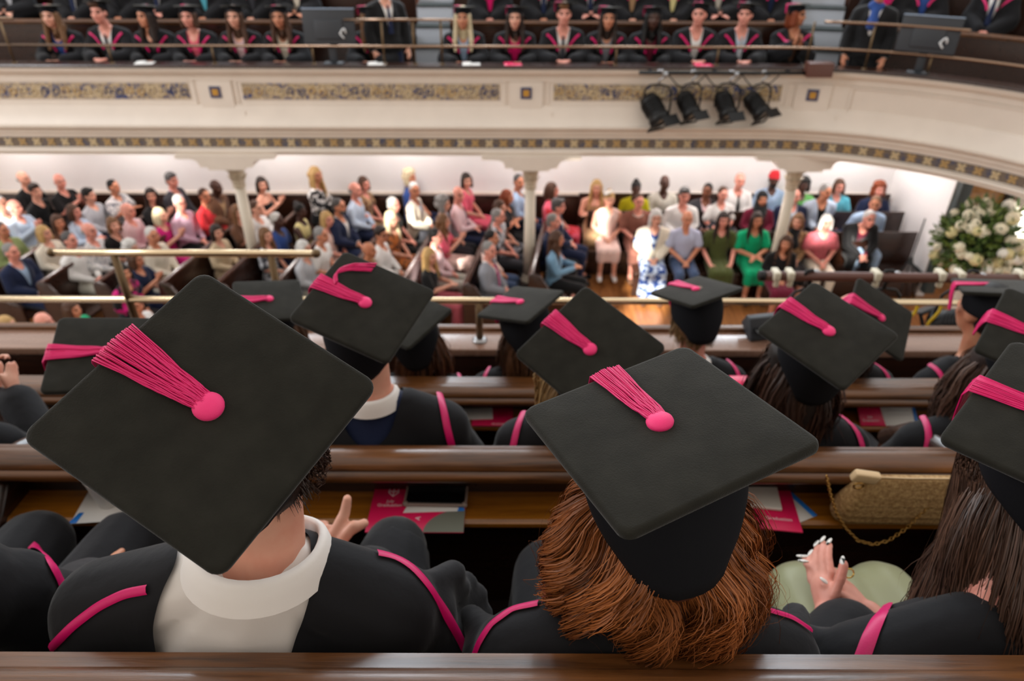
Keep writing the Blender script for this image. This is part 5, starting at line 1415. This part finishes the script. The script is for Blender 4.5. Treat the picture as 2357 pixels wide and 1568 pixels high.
# ------------------------------------------------------------------ graduates in the far gallery, front row behind the ledge
FG = [
(115,35,'fair',('longw','lbrown'),'blue','graduate with wavy light brown hair and blue top in the far gallery'),
(228,32,'pink',('quiff','brown'),'white','graduate in white shirt and tie next to the wavy-haired blue top'),
(335,42,'tan',('long','dbrown'),'black','graduate with long dark hair resting her chin on her hand in the far gallery'),
(437,55,'pink',('bob','brown'),'pink','graduate in a pink blouse leaning on the far gallery ledge'),
(540,42,'fair',('long','brown'),'palepink','graduate with very long brown hair over a pale pink top'),
(640,24,'tan',('longw','brown'),'cream','tall graduate in a cream dress beside the black monitor in the far gallery'),
(850,52,'fair',('long','lbrown'),'brown','graduate with light brown hair right of the black monitor in the far gallery'),
(1065,48,'tan',('long','plat'),'lblue','graduate with pale blond hair and light blue top in the far gallery'),
(1185,45,'fair',('longw','dbrown'),'hotpink','graduate in a hot pink top in the far gallery'),
(1298,40,'pink',('quiff','lbrown'),'white','graduate in white shirt and dark tie right of the hot pink top'),
(1400,45,'tan',('long','dbrown'),'grey','dark-haired graduate in a grey top with folded hands in the far gallery'),
(1503,48,'dark',('longw','black'),'maroon','dark-skinned graduate with long black hair and a maroon top in the far gallery'),
(1610,35,'pink',('cropped','brown'),'white','short-haired graduate looking aside in the far gallery above the spotlights'),
(1715,38,'pink',('quiff','dbrown'),'paleblue','graduate in a pale shirt and grey tie in the far gallery above the spotlights'),
(1820,80,'olive',('bob','red'),'brown','auburn-haired graduate clapping at the end of the far gallery row'),
]
for i, (x, y, tone, hair, c, lab) in enumerate(FG):
    pose = 'clap' if i == 14 else 'ledge'
    J = joints(pose); sc = 1.10 if hair[0] in ('quiff', 'cropped') else 1.06
    dy = .66 if i == 14 else .70
    hd = 9.15 + dy - J['head'].y * sc
    p = at_y(x, y, hd); hz = 0
    hy = {2: 15, 6: -25, 12: 35, 13: 25, 14: -60}.get(i, (i * 37 % 21) - 10)
    wear = [('gown', 'gown'), ('under', c), ('trousers', 'black'), ('shoes', 'black')]
    ex = [('trim', 'front', 'gown')] + ([('tie', 'char' if i != 13 else 'lgrey')] if c in ('white', 'paleblue') and i != 12 else [])
    base = 2.68
    s = p.x if p.x < 3.2 else 3.2 + 3.2 * math.asin(min(.99, (p.x - 3.2) / 3.6))
    q, n = gp(s, dy)
    person(lab, (q.x if p.x > 3.2 else p.x, q.y, 2.68), PI - math.atan2(n.x, n.y) * 1.0, pose, hy, sc, tone, wear, hair, 4 + (i * 5 % 7), 'graduates in the far gallery', ex)
# second row: their heads are above the picture
SG = [(40,'fair','lgrey'),(185,'fair','white'),(290,'tan','black'),(375,'pink','white'),(480,'tan','teal'),(590,'fair','char'),(690,'tan','cream'),(1130,'pink','hotpink'),(1250,'tan','white'),(1355,'pink','white'),(1450,'fair','tan'),
      (1545,'fair','yellow'),(1645,'pink','stone'),(1765,'tan','navy'),(2030,'fair','hotpink'),(2125,'tan','blue'),(2290,'pink','white')]
SW = {'lgrey': 'light grey top', 'white': 'white shirt', 'black': 'black top', 'teal': 'teal top', 'char': 'charcoal top', 'cream': 'cream top', 'hotpink': 'hot pink top', 'tan': 'tan top', 'yellow': 'pale yellow dress', 'stone': 'stone shirt', 'navy': 'navy dress', 'blue': 'deep blue top'}
near = ['above the wavy-haired graduate', 'behind the tie at the left end', 'above the chin-resting graduate', 'left of the pink blouse', 'above the pink blouse', 'above the very long hair', 'above the black monitor', 'behind the hot pink top',
        'behind the tie in the middle', 'behind the dark-haired graduate', 'behind the grey top', 'behind the maroon top', 'behind the graduate looking aside', 'behind the grey tie', 'on the curved bench beside the stairs', 'behind the curved gallery monitor', 'at the right end of the curved bench']
for i, (x, tone, c) in enumerate(SG):
    s = gs(x, 20, 1.54); q, n = gp(s, 1.54)
    pose = 'lap' if i % 3 else 'hug'
    wear = [('gown', 'gown'), ('under', c), ('trousers', 'black'), ('shoes', 'black')]
    person('second row graduate in %s and gown %s' % (SW[c], near[i]), (q.x, q.y, 3.165), PI - math.atan2(n.x, n.y), pose, (i * 29 % 31) - 15, 1.04, tone, wear, (('long', 'quiff')[i % 2], ('brown', 'dbrown', 'blond')[i % 3]), 5, 'second row graduates of the far gallery',
           [('trim', 'front', 'gown')] + ([('tie', 'navy')] if c == 'white' else []))
p, n = gp(-.98, .36)
person('usher standing in the far gallery aisle in dark jacket and blue trousers', (-1.62, 9.68, 2.68), PI + .5, 'stand', 0, 1.0, 'fair', [('long', 'white'), ('jacket', 'black'), ('trousers', 'navy'), ('shoes', 'black')], ('quiff', 'brown'), None, None, [('tie', 'navy')])
p, n = gp(4.32, .42)
person('steward standing by the right far gallery stairs with a blue sash', (p.x, p.y, 2.68), PI - .5, 'stand', -20, 1.0, 'tan', [('long', 'white'), ('jacket', 'black'), ('trousers', 'black'), ('shoes', 'black'), ('scarf', 'blue')], ('cropped', 'dbrown'))
# ------------------------------------------------------------------ monitors on the far ledge
PLAST = mat('dark_grey_plastic', (44, 48, 54), .45)
LOGO = mat('white_print', (225, 228, 230), .5)
for x, y, lab in ((757, 62, 'black monitor on the straight part of the far gallery ledge'), (2140, 78, 'black monitor on the curved part of the far gallery ledge')):
    s = gs(x, y, .02); q, n = gp(s, .03); t = thing('monitor', lab, 'monitor', (q.x, q.y, 3.475), -math.atan2(n.x, n.y))
    place('base', bevel(MB().box((0, .02, .008), (.24, .16, .016)).mesh('base'), .004), PLAST, t)
    place('stand', bevel(MB().box((0, .03, .15), (.09, .03, .30)).mesh('stand'), .006), PLAST, t)
    R = Matrix.Rotation(math.radians(-8), 3, 'X')
    h = place('housing', bevel(MB().box((0, -.0, .43), (.63, .035, .39), R).mesh('housing'), .008), PLAST, t)
    place('back_bulge', bevel(MB().box((0, -.025, .40), (.34, .03, .22), R).mesh('bulge'), .012), PLAST, t)
    place('rim_highlight', bevel(MB().box((0, .026, .626), (.63, .04, .012), R).mesh('rim_highlight'), .004), mat('rim_highlight_paint', (150, 168, 190), .3), t)  # pale strip paints a highlight along the upper rim
    mb = MB()
    mb.tube([(.17 + .035 * math.cos(a * .5), -.05, .36 + .045 * math.sin(a * .5) + .02 * math.sin(a)) for a in range(11)], .010, 6)
    place('logo', mb.mesh('logo', True), LOGO, t)

# ------------------------------------------------------------------ spotlights
LENS = mat('lamp_lens', (120, 118, 112), .12)
def spot_parts():
    P = {}
    mb = MB(); mb.lathe([(.05, -.20), (.085, -.19), (.10, -.15), (.105, .05), (.115, .06), (.115, .12), (.10, .12), (.095, .09)], 20)
    for k in range(6): mb.lathe([(.108, -.13 + .025 * k), (.113, -.125 + .025 * k), (.108, -.118 + .025 * k)], 20)
    P['body'] = mb.mesh('body', True)
    P['colour_frame'] = bevel(MB().box((0, .115, .135), (.25, .02, .02)).box((0, -.115, .135), (.25, .02, .02)).box((.115, 0, .135), (.02, .25, .02)).box((-.115, 0, .135), (.02, .25, .02)).mesh('frame'), .003)
    P['lens'] = MB().ell((0, 0, .095), (.094, .094, .018)).mesh('lens', True)
    P['barn_door'] = box_mesh('door', (0, .125, .19), (.22, .006, .11))
    P['yoke'] = MB().tube([(-.135, 0, 0), (-.14, 0, .10), (-.135, 0, .22), (-.09, 0, .27), (0, 0, .285), (.09, 0, .27), (.135, 0, .22), (.14, 0, .10), (.135, 0, 0)], .011, 6).mesh('yoke', True)
    P['clamp'] = MB().tube([(0, 0, .285), (0, 0, .33), (.035, 0, .35), (.045, 0, .385), (.02, 0, .42), (-.02, 0, .42), (-.04, 0, .39)], .013, 6).mesh('clamp', True)
    P['knob'] = MB().lathe([(.02, 0), (.028, .01), (.028, .03), (.015, .036)], 10, (.045, 0, .385), Matrix.Rotation(PI / 2, 3, 'Y')).mesh('knob', True)
    return P
SP = spot_parts()
def spotlight(lab, bar, aim, rz, group, clampm=STEEL, sc=1.0):
    t = thing('spotlight', lab, 'spotlight', V(bar) - V((0, 0, .40 * sc)), rz, group); t.scale = (sc,) * 3
    a = (rotz(-rz) @ V(aim)).normalized(); M = a.to_track_quat('Z', 'Y').to_matrix().to_4x4()
    b = place('body', SP['body'], BLACKM, t, matrix=M)
    for k in ('colour_frame', 'lens', 'barn_door'): place(k, SP[k], LENS if k == 'lens' else BLACKM, b)
    place('yoke', SP['yoke'], BLACKM, t); place('clamp', SP['clamp'], clampm, t); place('knob', SP['knob'], STEEL, t)
    return t
bz = 3.43
t = thing('lighting_bar', 'dark lighting bar with a brown end box along the far gallery front', 'bar', (2.6, 8.96, bz))
under(brass_tube('tube', [(1.55, 8.96, bz), (3.62, 8.96, bz)], .022, BLACKM), t)
for xx in (1.7, 2.5, 3.4): under(place('bracket', box_mesh('bracket', (xx, 9.03, bz), (.04, .16, .03), .004), BLACKM), t)
under(place('end_box', box_mesh('end_box', (3.74, 8.96, 3.475), (.31, .16, .165), .008), BROWNM), t)
for i, (x, lab, aim) in enumerate(((1520, 'largest black spotlight at the end of the far gallery bar', (.42, -.55, -.62)), (1597, 'black spotlight second on the far gallery bar next to the largest', (.35, -.60, -.66)),
                                   (1685, 'black spotlight third on the far gallery bar', (.25, -.62, -.70)), (1760, 'black spotlight next to the brown end box', (.45, -.60, -.55)))):
    p = at_y(x, 165, 8.96); spotlight(lab, (p.x, 8.96, bz), aim, .3 * (1 if i % 2 else -1), 'spotlights on the far gallery', STEEL, 1.2 if i == 0 else 1.05)
for i in range(3):
    x0 = at_y(1540 + 85 * i, 165, 8.94).x
    place('tmp', MB().tube([(x0 + .05 * q, 8.93, bz - .02 - .16 * math.sin(PI * q / 9)) for q in range(10)], .008, 5).mesh('cable', True), BLACKM)
    c = COL.objects[-1]; c.name = 'cable'; tag(c, 'thin black cable looping ' + ('from the largest spotlight', 'between the second and third spotlights', 'beside the brown end box')[i], 'cable', 'cables of the far spotlights')

# lighting bar in front of the near gallery
t = thing('lighting_bar', 'brown lighting bar with hook clamps in front of the near gallery ledge', 'bar', (2.1, 3.34, 3.53))
under(brass_tube('tube', [(1.345, 3.345, 3.53), (3.4, 3.31, 3.53)], .027, BROWNM, n=14), t)
under(place('end_cap', MB().lathe([(.029, -.01), (.03, .02), (.024, .024)], 14, (1.35, 3.345, 3.53), Matrix.Rotation(-PI / 2, 3, 'Y')).mesh('end_cap', True), BLACKM), t)
for xx in (1.6, 2.6): under(place('bracket', MB().tube([(xx, 3.34, 3.51), (xx, 3.15, 3.40), (xx, 2.95, 3.42)], .014, 6).mesh('bracket', True), BLACKM), t)
for x in (1783, 1815, 2013, 2160, 2204, 2343):
    p = at_y(x, 638, 3.34)
    under(place('hook_clamp', bevel(MB().box((p.x, 3.335, 3.545), (.036, .075, .05)).box((p.x + .008, 3.325, 3.505), (.026, .03, .06)).mesh('hook_clamp'), .008), mat('cream_clamp', (214, 206, 184), .5)), t)
for i, (x, lab, aim) in enumerate(((1862, 'spotlight below the near bar left of the steep mortarboard', (.2, .7, -.6)), (2045, 'spotlight on the near bar behind the steep mortarboard', (-.2, .75, -.6)), (2239, 'spotlight on the near bar above the man in profile', (-.4, .7, -.5)))):
    p = at_y(x, 632, 3.34); spotlight(lab, (p.x, 3.34, 3.55), aim, .4 - .3 * i, 'spotlights on the near bar', BLACKM, .80)
YEL = mat('yellow_cable', (214, 176, 30), .5)
for i, x in enumerate((2110, 2165)):
    a = at_y(x, 690, 3.25); o = place('safety_cable', MB().tube([a + V((.02 * math.sin(q), 0, -.035 * q)) for q in range(7)], .008, 6).mesh('safety_cable', True), YEL)
    tag(o, 'yellow safety cable hanging %s the near lighting bar' % ('below' if i else 'loosely from'), 'cable', 'yellow cables')

# ------------------------------------------------------------------ flowers, lamp and stand by the stage
FX = V((6.03, 8.2, 0))
t = thing('flower_arrangement', 'large arrangement of cream flowers and green leaves by the wooden door', 'flowers', FX)
place('pedestal', MB().lathe([(.20, 0), (.20, .06), (.10, .12), (.08, .5), (.09, .85), (.16, .92), (.16, .96)], 20).mesh('pedestal', True), CREAM, t)
place('urn', MB().lathe([(.07, .96), (.09, 1.0), (.18, 1.10), (.22, 1.2), (.20, 1.2), (.05, 1.12)], 20).mesh('urn', True), CREAM, t)
rd = random.Random(77)
def bloom(seed):
    r = random.Random(seed); mb = MB(); ga = PI * (3 - 5 ** .5)
    for i in range(26):
        z = 1 - 1.5 * i / 25; rr = math.sqrt(max(0, 1 - z * z)); a = i * ga; p = V((rr * math.cos(a), rr * math.sin(a), z))
        R = p.to_track_quat('Z', 'Y').to_matrix(); mb.ell(p * .058, (.026, .022, .012), R, 6, 4)
    mb.ell((0, 0, 0), (.05, .05, .05), None, 8, 6); return mb.mesh('bloom', True)
BL = [bloom(i) for i in range(3)]
FM = [mat('cream_petal', (240, 232, 206), .6, sss=.1), mat('white_petal', (246, 242, 232), .6), mat('lemon_petal', (226, 214, 160), .6)]
C0 = V((0, 0, 1.52))
for i in range(78):
    while True:
        d = V((rd.gauss(0, 1), rd.gauss(0, 1), rd.gauss(0, 1))).normalized()
        if d.z > -.75 and d.y < .55: break
    r = rd.uniform(.92, 1.12); p = C0 + V((d.x * .50 * r, d.y * .42 * r, d.z * .50 * r)); R = d.to_track_quat('Z', 'Y').to_euler()
    place('flower', BL[i % 3], FM[0 if i % 5 < 3 else (1 if i % 5 == 3 else 2)], t, p, R, rd.uniform(.75, 1.25))
vs = []; fs = []
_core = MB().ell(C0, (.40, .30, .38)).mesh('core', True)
for i in range(2600):
    d = V((rd.gauss(0, 1), rd.gauss(0, 1), rd.gauss(0, 1))).normalized(); r = rd.uniform(.5, 1.12)
    if d.z < -.85: continue
    p = C0 + V((d.x * .50 * r, d.y * .42 * r, d.z * .50 * r)); u = V((rd.gauss(0, 1), rd.gauss(0, 1), rd.gauss(0, 1))).normalized(); w = d.cross(u).normalized(); l = (d * .8 + u * .6).normalized() * rd.uniform(.07, .15)
    k = len(vs); b = .024; up = l.cross(w).normalized() * .008
    vs += [p, p + l * .5 + w * b, p + l, p + l * .5 - w * b, p + l * .5 + up]; fs += [(k, k + 1, k + 4), (k + 1, k + 2, k + 4), (k + 2, k + 3, k + 4), (k + 3, k, k + 4)]
fo = place('foliage', mesh_from('foliage', vs, fs, False), mat('leaf_green', (44, 76, 34), .5, var=.6, rgb2=(96, 116, 40), vscale=6), t); fo['kind'] = 'stuff'
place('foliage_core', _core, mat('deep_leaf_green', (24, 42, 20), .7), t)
lp = V((6.42, 8.0, 0)); t = thing('floor_lamp', 'white glowing floor lamp at the right of the flowers', 'lamp', lp)
place('base', MB().lathe([(.14, 0), (.14, .02), (.03, .04)], 18).mesh('base', True), BLACKM, t); place('pole', MB().tube([(0, 0, .03), (0, 0, 1.75)], .012).mesh('pole', True), BLACKM, t)
place('shade', MB().lathe([(.20, 1.66), (.14, 2.12), (.13, 2.12), (.19, 1.66)], 24).mesh('shade', True), mat('lit_shade', (255, 250, 242), .6, emit=(255, 246, 232, 3.0)), t)
t = thing('tripod_stand', 'thin dark tripod stand against the white side wall', 'stand', (5.95, 9.4, 0))
for k in range(3):
    a = 2 * PI * k / 3; place('leg', MB().tube([(0, 0, .75), (.26 * math.cos(a), .26 * math.sin(a), .01)], .010, 6).mesh('leg', True), BLACKM, t)
place('pole', MB().tube([(0, 0, .7), (0, 0, 1.35)], .011, 6).mesh('pole', True), BLACKM, t)

# ------------------------------------------------------------------ things on the pew shelves
PINKC = mat('pink_card', (232, 30, 92), .35, spec=.4); GREYC = mat('grey_card', (122, 124, 112), .4); BLUEC = mat('blue_card', (40, 128, 222), .4); PAPER = mat('white_paper', (236, 234, 230), .55)
TXT = mat('white_ink', (246, 228, 234), .5)
def text_mesh(s, size):
    cu = bpy.data.curves.new('t', 'FONT'); cu.body = s; cu.size = size; cu.align_x = 'CENTER'; cu.extrude = .0002
    o = bpy.data.objects.new('t', cu); COL.objects.link(o); dg = bpy.context.evaluated_depsgraph_get()
    me = bpy.data.meshes.new_from_object(o.evaluated_get(dg)); bpy.data.objects.remove(o); me.name = 'lettering'; return me
def emblem():
    mb = MB()
    mb.tube([(-.009, .010, 0), (-.010, -.002, 0), (0, -.013, 0), (.010, -.002, 0), (.009, .010, 0), (-.009, .010, 0)], .0012, 4).tube([(0, .01, 0), (0, -.012, 0)], .0010, 4).tube([(-.009, .001, 0), (.009, .001, 0)], .0010, 4)
    for k in range(3): mb.ell((-.006 + .006 * k, .0145, 0), (.0025, .0035, .001), None, 6, 4)
    return mb.mesh('emblem', True)
EMB = emblem()
def quad_card(name, corners, m, parent, th=.003):
    """thin card from four corners in the parent's space"""
    c = [V(p) for p in corners]; n = (c[1] - c[0]).cross(c[3] - c[0]).normalized()
    if n.z < 0: n = -n
    return place(name, bevel(mesh_from(name, c + [p + n * th for p in c], [(0, 1, 2, 3), (7, 6, 5, 4), (0, 4, 5, 1), (1, 5, 6, 2), (2, 6, 7, 3), (3, 7, 4, 0)], False), .0006, 1), m, parent)
def programme(lab, cx, cy, z, w=.238, h=.158, rot=0.0, tiltx=0.0, style=0):
    t = thing('programme', lab, 'booklet', (cx, cy, z), rot); t.rotation_euler = (tiltx, 0, rot)
    quad_card('cover', [(-w / 2, -h / 2, 0), (w / 2, -h / 2, 0), (w / 2, h / 2, 0), (-w / 2, h / 2, 0)], PINKC, t, .004)
    quad_card('pages', [(-w / 2 + .002, -h / 2 + .002, -.0025), (w / 2 - .001, -h / 2 + .002, -.0025), (w / 2 - .001, h / 2 - .002, -.0025), (-w / 2 + .002, h / 2 - .002, -.0025)], PAPER, t, .0025)
    if style == 0:
        vs = [(w / 2, -h / 2, .0043)] + [(w / 2 - .098 * math.cos(a), -h / 2 + .075 * math.sin(a), .0043) for a in [PI / 2 * i / 12 for i in range(13)]]
        place('grey_corner', mesh_from('grey_corner', vs, [tuple(range(len(vs)))], False), GREYC, t)
        quad_card('white_slip', [(-.035, -.018, .0046), (.10, -.012, .0046), (.112, .03, .0046), (-.02, .03, .0046)], PAPER, t, .0012)
        quad_card('blue_slip', [(.10, -.012, .0048), (.117, -.011, .0048), (.118, .05, .0048), (.108, .05, .0048)], BLUEC, t, .0012)
        place('lettering', text_mesh('July\nGraduation', .0135), TXT, t, (-.072, .018, .0044)); place('emblem', EMB, TXT, t, (-.068, .055, .0046), None, 1.25)
        place('lettering', text_mesh('A', .018), TXT, t, (.01, -.036, .0044), (0, 0, 1.4))
    elif style == 1:
        quad_card('white_sheet', [(-.015, -h / 2, .0042), (w / 2 - .012, -h / 2, .0042), (w / 2 - .012, h / 2, .0042), (-.03, h / 2, .0042)], PAPER, t, .0012)
        quad_card('blue_edge', [(w / 2 - .012, -h / 2, .0044), (w / 2 + .003, -h / 2, .0044), (w / 2 - .003, h / 2, .0044), (w / 2 - .012, h / 2, .0044)], BLUEC, t, .0012)
        place('lettering', text_mesh('July\nGraduation', .0135), TXT, t, (-.068, -.03, .0044)); place('emblem', EMB, TXT, t, (-.07, .03, .0046), None, 1.5)
        for q in range(5): quad_card('print_line', [(.0, .05 - .017 * q, .0055), (.085, .05 - .017 * q, .0055), (.085, .0515 - .017 * q, .0055), (.0, .0515 - .017 * q, .0055)], mat('grey_ink', (190, 188, 190), .6), t, .0001)
    else:
        place('lettering', text_mesh('Graduation', .014), TXT, t, (.03, -.05, .0044))
    return t
ZS = {2: RAIL[2][1] - .172, 3: RAIL[3][1] - .172}
c = at_z(962, 1172, ZS[2] + .004)
programme('pink programme with grey corner under the black phone', c.x, c.y, ZS[2] + .004, rot=.0)
c = at_z(1005, 1140, ZS[2] + .012); t = thing('phone', 'black phone in a clear case on the pink programme', 'phone', (c.x, c.y, ZS[2] + .0105), -.02)
place('case', bevel(MB().box((0, 0, .004), (.160, .082, .009)).mesh('case'), .004, 3), mat('clear_case', (150, 132, 122), .25, alpha=1), t)
place('screen', bevel(MB().box((0, 0, .0085), (.148, .071, .004)).mesh('screen'), .0018), GLASSB, t)
for sx in (-.074, .074):
    for sy in (-.036, .036): place('corner_bumper', MB().ell((sx, sy, .006), (.008, .008, .007)).mesh('bumper', True), MATS['clear_case'], t)
c = at_z(1755, 1165, ZS[2] + .002); programme('pink programme sticking out past the auburn hair', c.x, c.y, ZS[2] + .004, .16, .165, -.12, 0, 2)
quad = thing('envelope', 'blue and white card under the pink programme by the auburn hair', 'card', (c.x + .052, c.y + .012, ZS[2] + .0005), .42)
quad_card('sheet', [(-.06, -.07, 0), (.05, -.07, 0), (.05, .07, 0), (-.06, .07, 0)], PAPER, quad, .0008); quad_card('blue_edge', [(.038, -.07, .0009), (.052, -.07, .0009), (.052, .07, .0009), (.038, .07, .0009)], BLUEC, quad, .0008)
c = at_z(1752, 1140, ZS[2] + .01); t = thing('phone', 'phone in a white case face down beside the auburn hair', 'phone', (c.x, c.y, ZS[2] + .0105), -.15)
place('case', bevel(MB().box((0, 0, .005), (.085, .150 * .7, .010)).mesh('case'), .0045, 3), WHITEP, t); place('camera_bump', bevel(MB().box((-.025, .035, .0105), (.022, .024, .003)).mesh('bump'), .001), GLASSB, t)
c = at_z(250, 1165, ZS[2]); t = thing('paper_cup', 'white paper cup on a white card left of the big tilted mortarboard', 'cup', (c.x, c.y + .01, ZS[2] + .004))
place('cup', MB().lathe([(.026, 0), (.036, .085), (.038, .088), (.034, .088), (.024, .004)], 24).mesh('cup', True), PAPER, t)
q = thing('card', 'white card with blue corner below the paper cup', 'card', (c.x, c.y, ZS[2] + .0005), .1); quad_card('sheet', [(-.07, -.055, 0), (.07, -.055, 0), (.07, .055, 0), (-.07, .055, 0)], PAPER, q, .002)
quad_card('blue_corner', [(-.075, -.055, .002), (-.055, -.055, .002), (-.05, -.02, .002), (-.062, -.02, .002)], BLUEC, q, .001)
c = at_z(1128, 962, ZS[3]); programme('pink programme partly covered by a white card on the third pew shelf', c.x + .01, c.y, ZS[3] + .004, .155, .11, .0, 0, 2)
q = thing('card', 'white card lying on the pink programme of the third pew', 'card', (c.x - .045, c.y + .012, ZS[3] + .009), .06); quad_card('sheet', [(-.055, -.035, 0), (.055, -.035, 0), (.055, .035, 0), (-.055, .035, 0)], PAPER, q, .004)
c = at_y(2040, 945, 2.066); programme('open programme with pink half and white sheet with blue edge', c.x, 2.066, ZS[3] + .038, .215, .12, .0, .62, 1)
c = at_z(1722, 889, RAIL[3][1]); programme('pink programme resting on the third pew rail', c.x, c.y + .01, RAIL[3][1] + .006, .12, .075, .0, .1, 2)

# handbag with its chain
STRAW = mat('woven_straw', (206, 170, 116), .7, var=.25, vscale=120, rgb2=(160, 122, 74), bump=.5, bscale=260)
TABL = mat('pale_leather_tab', (232, 202, 158), .5); GOLDC = mat('gold_chain', (196, 152, 84), .28, 1.0)
bx = at_z(2045, 1176, ZS[2]); BAGO = V((bx.x, 1.222, ZS[2])); t = thing('handbag', 'tan woven handbag with gold chain on the pew shelf', 'handbag', BAGO, -.02); t.rotation_euler = (math.radians(13), 0, -.02)
mb = MB()
for xa, xb, r0, z0 in ((-.13, .125, .036, .038), (-.13, .125, .0355, .06), (-.13, .125, .033, .08), (-.127, .125, .030, .10), (-.125, .125, .026, .12), (-.123, .125, .022, .135), (-.12, .125, .018, .15), (-.125, .132, .014, .162), (-.13, .14, .010, .172)): mb.cone((xa, 0, z0), r0, (xb, 0, z0 + (.004 if z0 > .1 else 0)), r0, n=14)
me = blob('pouch', mb, .005, 6); me.materials.append(None); place('pouch', me, STRAW, t)
place('zip', MB().tube([(-.12, -.004, .184), (-.04, -.005, .183), (.04, -.004, .183), (.12, -.004, .184)], .0022, 6).mesh('zip', True), TABL, t)
place('tab', bevel(MB().box((-.137, -.006, .188), (.062, .018, .030), Matrix.Rotation(.2, 3, 'Y')).mesh('tab'), .005), TABL, t)
place('tab', bevel(MB().box((.160, -.006, .176), (.045, .016, .026), Matrix.Rotation(.15, 3, 'Y')).mesh('tab'), .005), TABL, t)
for sx, zz in ((-.148, .165), (.165, .170)):
    place('ring', MB().tube([(sx + .011 * math.cos(a * .5236), -.016, zz + .011 * math.sin(a * .5236)) for a in range(13)], .0022, 6, False).mesh('ring', True), GOLDC, t)
def link_mesh():
    return MB().tube([(.0052 * math.cos(a * PI / 6), .0036 * math.sin(a * PI / 6), 0) for a in range(13)], .0013, 5, False).mesh('link', True)
LK = link_mesh()
pl = [(1903, 1098), (1912, 1140), (1925, 1180), (1945, 1215), (1975, 1245), (2010, 1254), (2045, 1245), (2085, 1218), (2125, 1178), (2160, 1138), (2195, 1095)]
BM = (Matrix.Translation(BAGO) @ Euler((math.radians(13), 0, -.02)).to_matrix().to_4x4()).inverted()
pts = [BM @ at_y(x, y, 1.165 + .012 * abs(i - 5) / 5) for i, (x, y) in enumerate(pl)]
L = 0; out = []
for i in range(len(pts) - 1):
    n = max(1, int((pts[i + 1] - pts[i]).length / .0078))
    for k in range(n): out.append((pts[i].lerp(pts[i + 1], k / n), (pts[i + 1] - pts[i]).normalized()))
for i, (p, d) in enumerate(out):
    q = d.to_track_quat('X', 'Z') @ Euler((PI / 2 * (i % 2), 0, 0)).to_quaternion()
    o = place('chain_link', LK, GOLDC, t, p); o.rotation_mode = 'QUATERNION'; o.rotation_quaternion = q

# programmes and cards lying on the far ledge
for x, m, lab in ((1085, PAPER, 'pale card on the far ledge before the pale blond graduate'), (1180, PINKC, 'pink card on the far ledge before the hot pink top'), (1622, PINKC, 'pink card on the far ledge above the spotlights'), (330, PAPER, 'white card on the far ledge before the chin-resting graduate'), (868, PAPER, 'white card on the far ledge right of the monitor')):
    s_ = gs(x, 148, .0); q, n = gp(s_, .03); t = thing('card', lab, 'card', (q.x, q.y, 3.4755), .1)
    quad_card('sheet', [(-.11, -.075, 0), (.11, -.075, 0), (.11, .075, 0), (-.11, .075, 0)], m, t, .004); quad_card('fold', [(-.11, -.075, .004), (-.0, -.075, .004), (-.0, .075, .016), (-.11, .075, .012)], m, t, .003)

c = at_z(1748, 768, 3.445); t = thing('ledge_speaker', 'small grey sloping monitor box on the near ledge behind the dark brown hair', 'speaker', (c.x, 2.86, 3.445), .2)
pr = [(-.06, 0), (-.06, .03), (.03, .085), (.06, .07), (.06, 0)]
vs = [(-.075, a, b) for a, b in pr] + [(.075, a, b) for a, b in pr]
place('housing', bevel(mesh_from('housing', vs, [(i, (i + 1) % 5, 5 + (i + 1) % 5, 5 + i) for i in range(5)] + [tuple(range(5)), tuple(range(9, 4, -1))], False), .005), PLAST, t)
place('face', box_mesh('face', (0, -.018, .062), (.12, .085, .004), .0015), GLASSB, t); COL.objects[-1].rotation_euler = (0, 0, 0)
t.children[1].matrix_local = Matrix.Translation((0, -.016, .0595)) @ Matrix.Rotation(.548, 4, 'X') @ Matrix.Translation((0, .018, -.062))
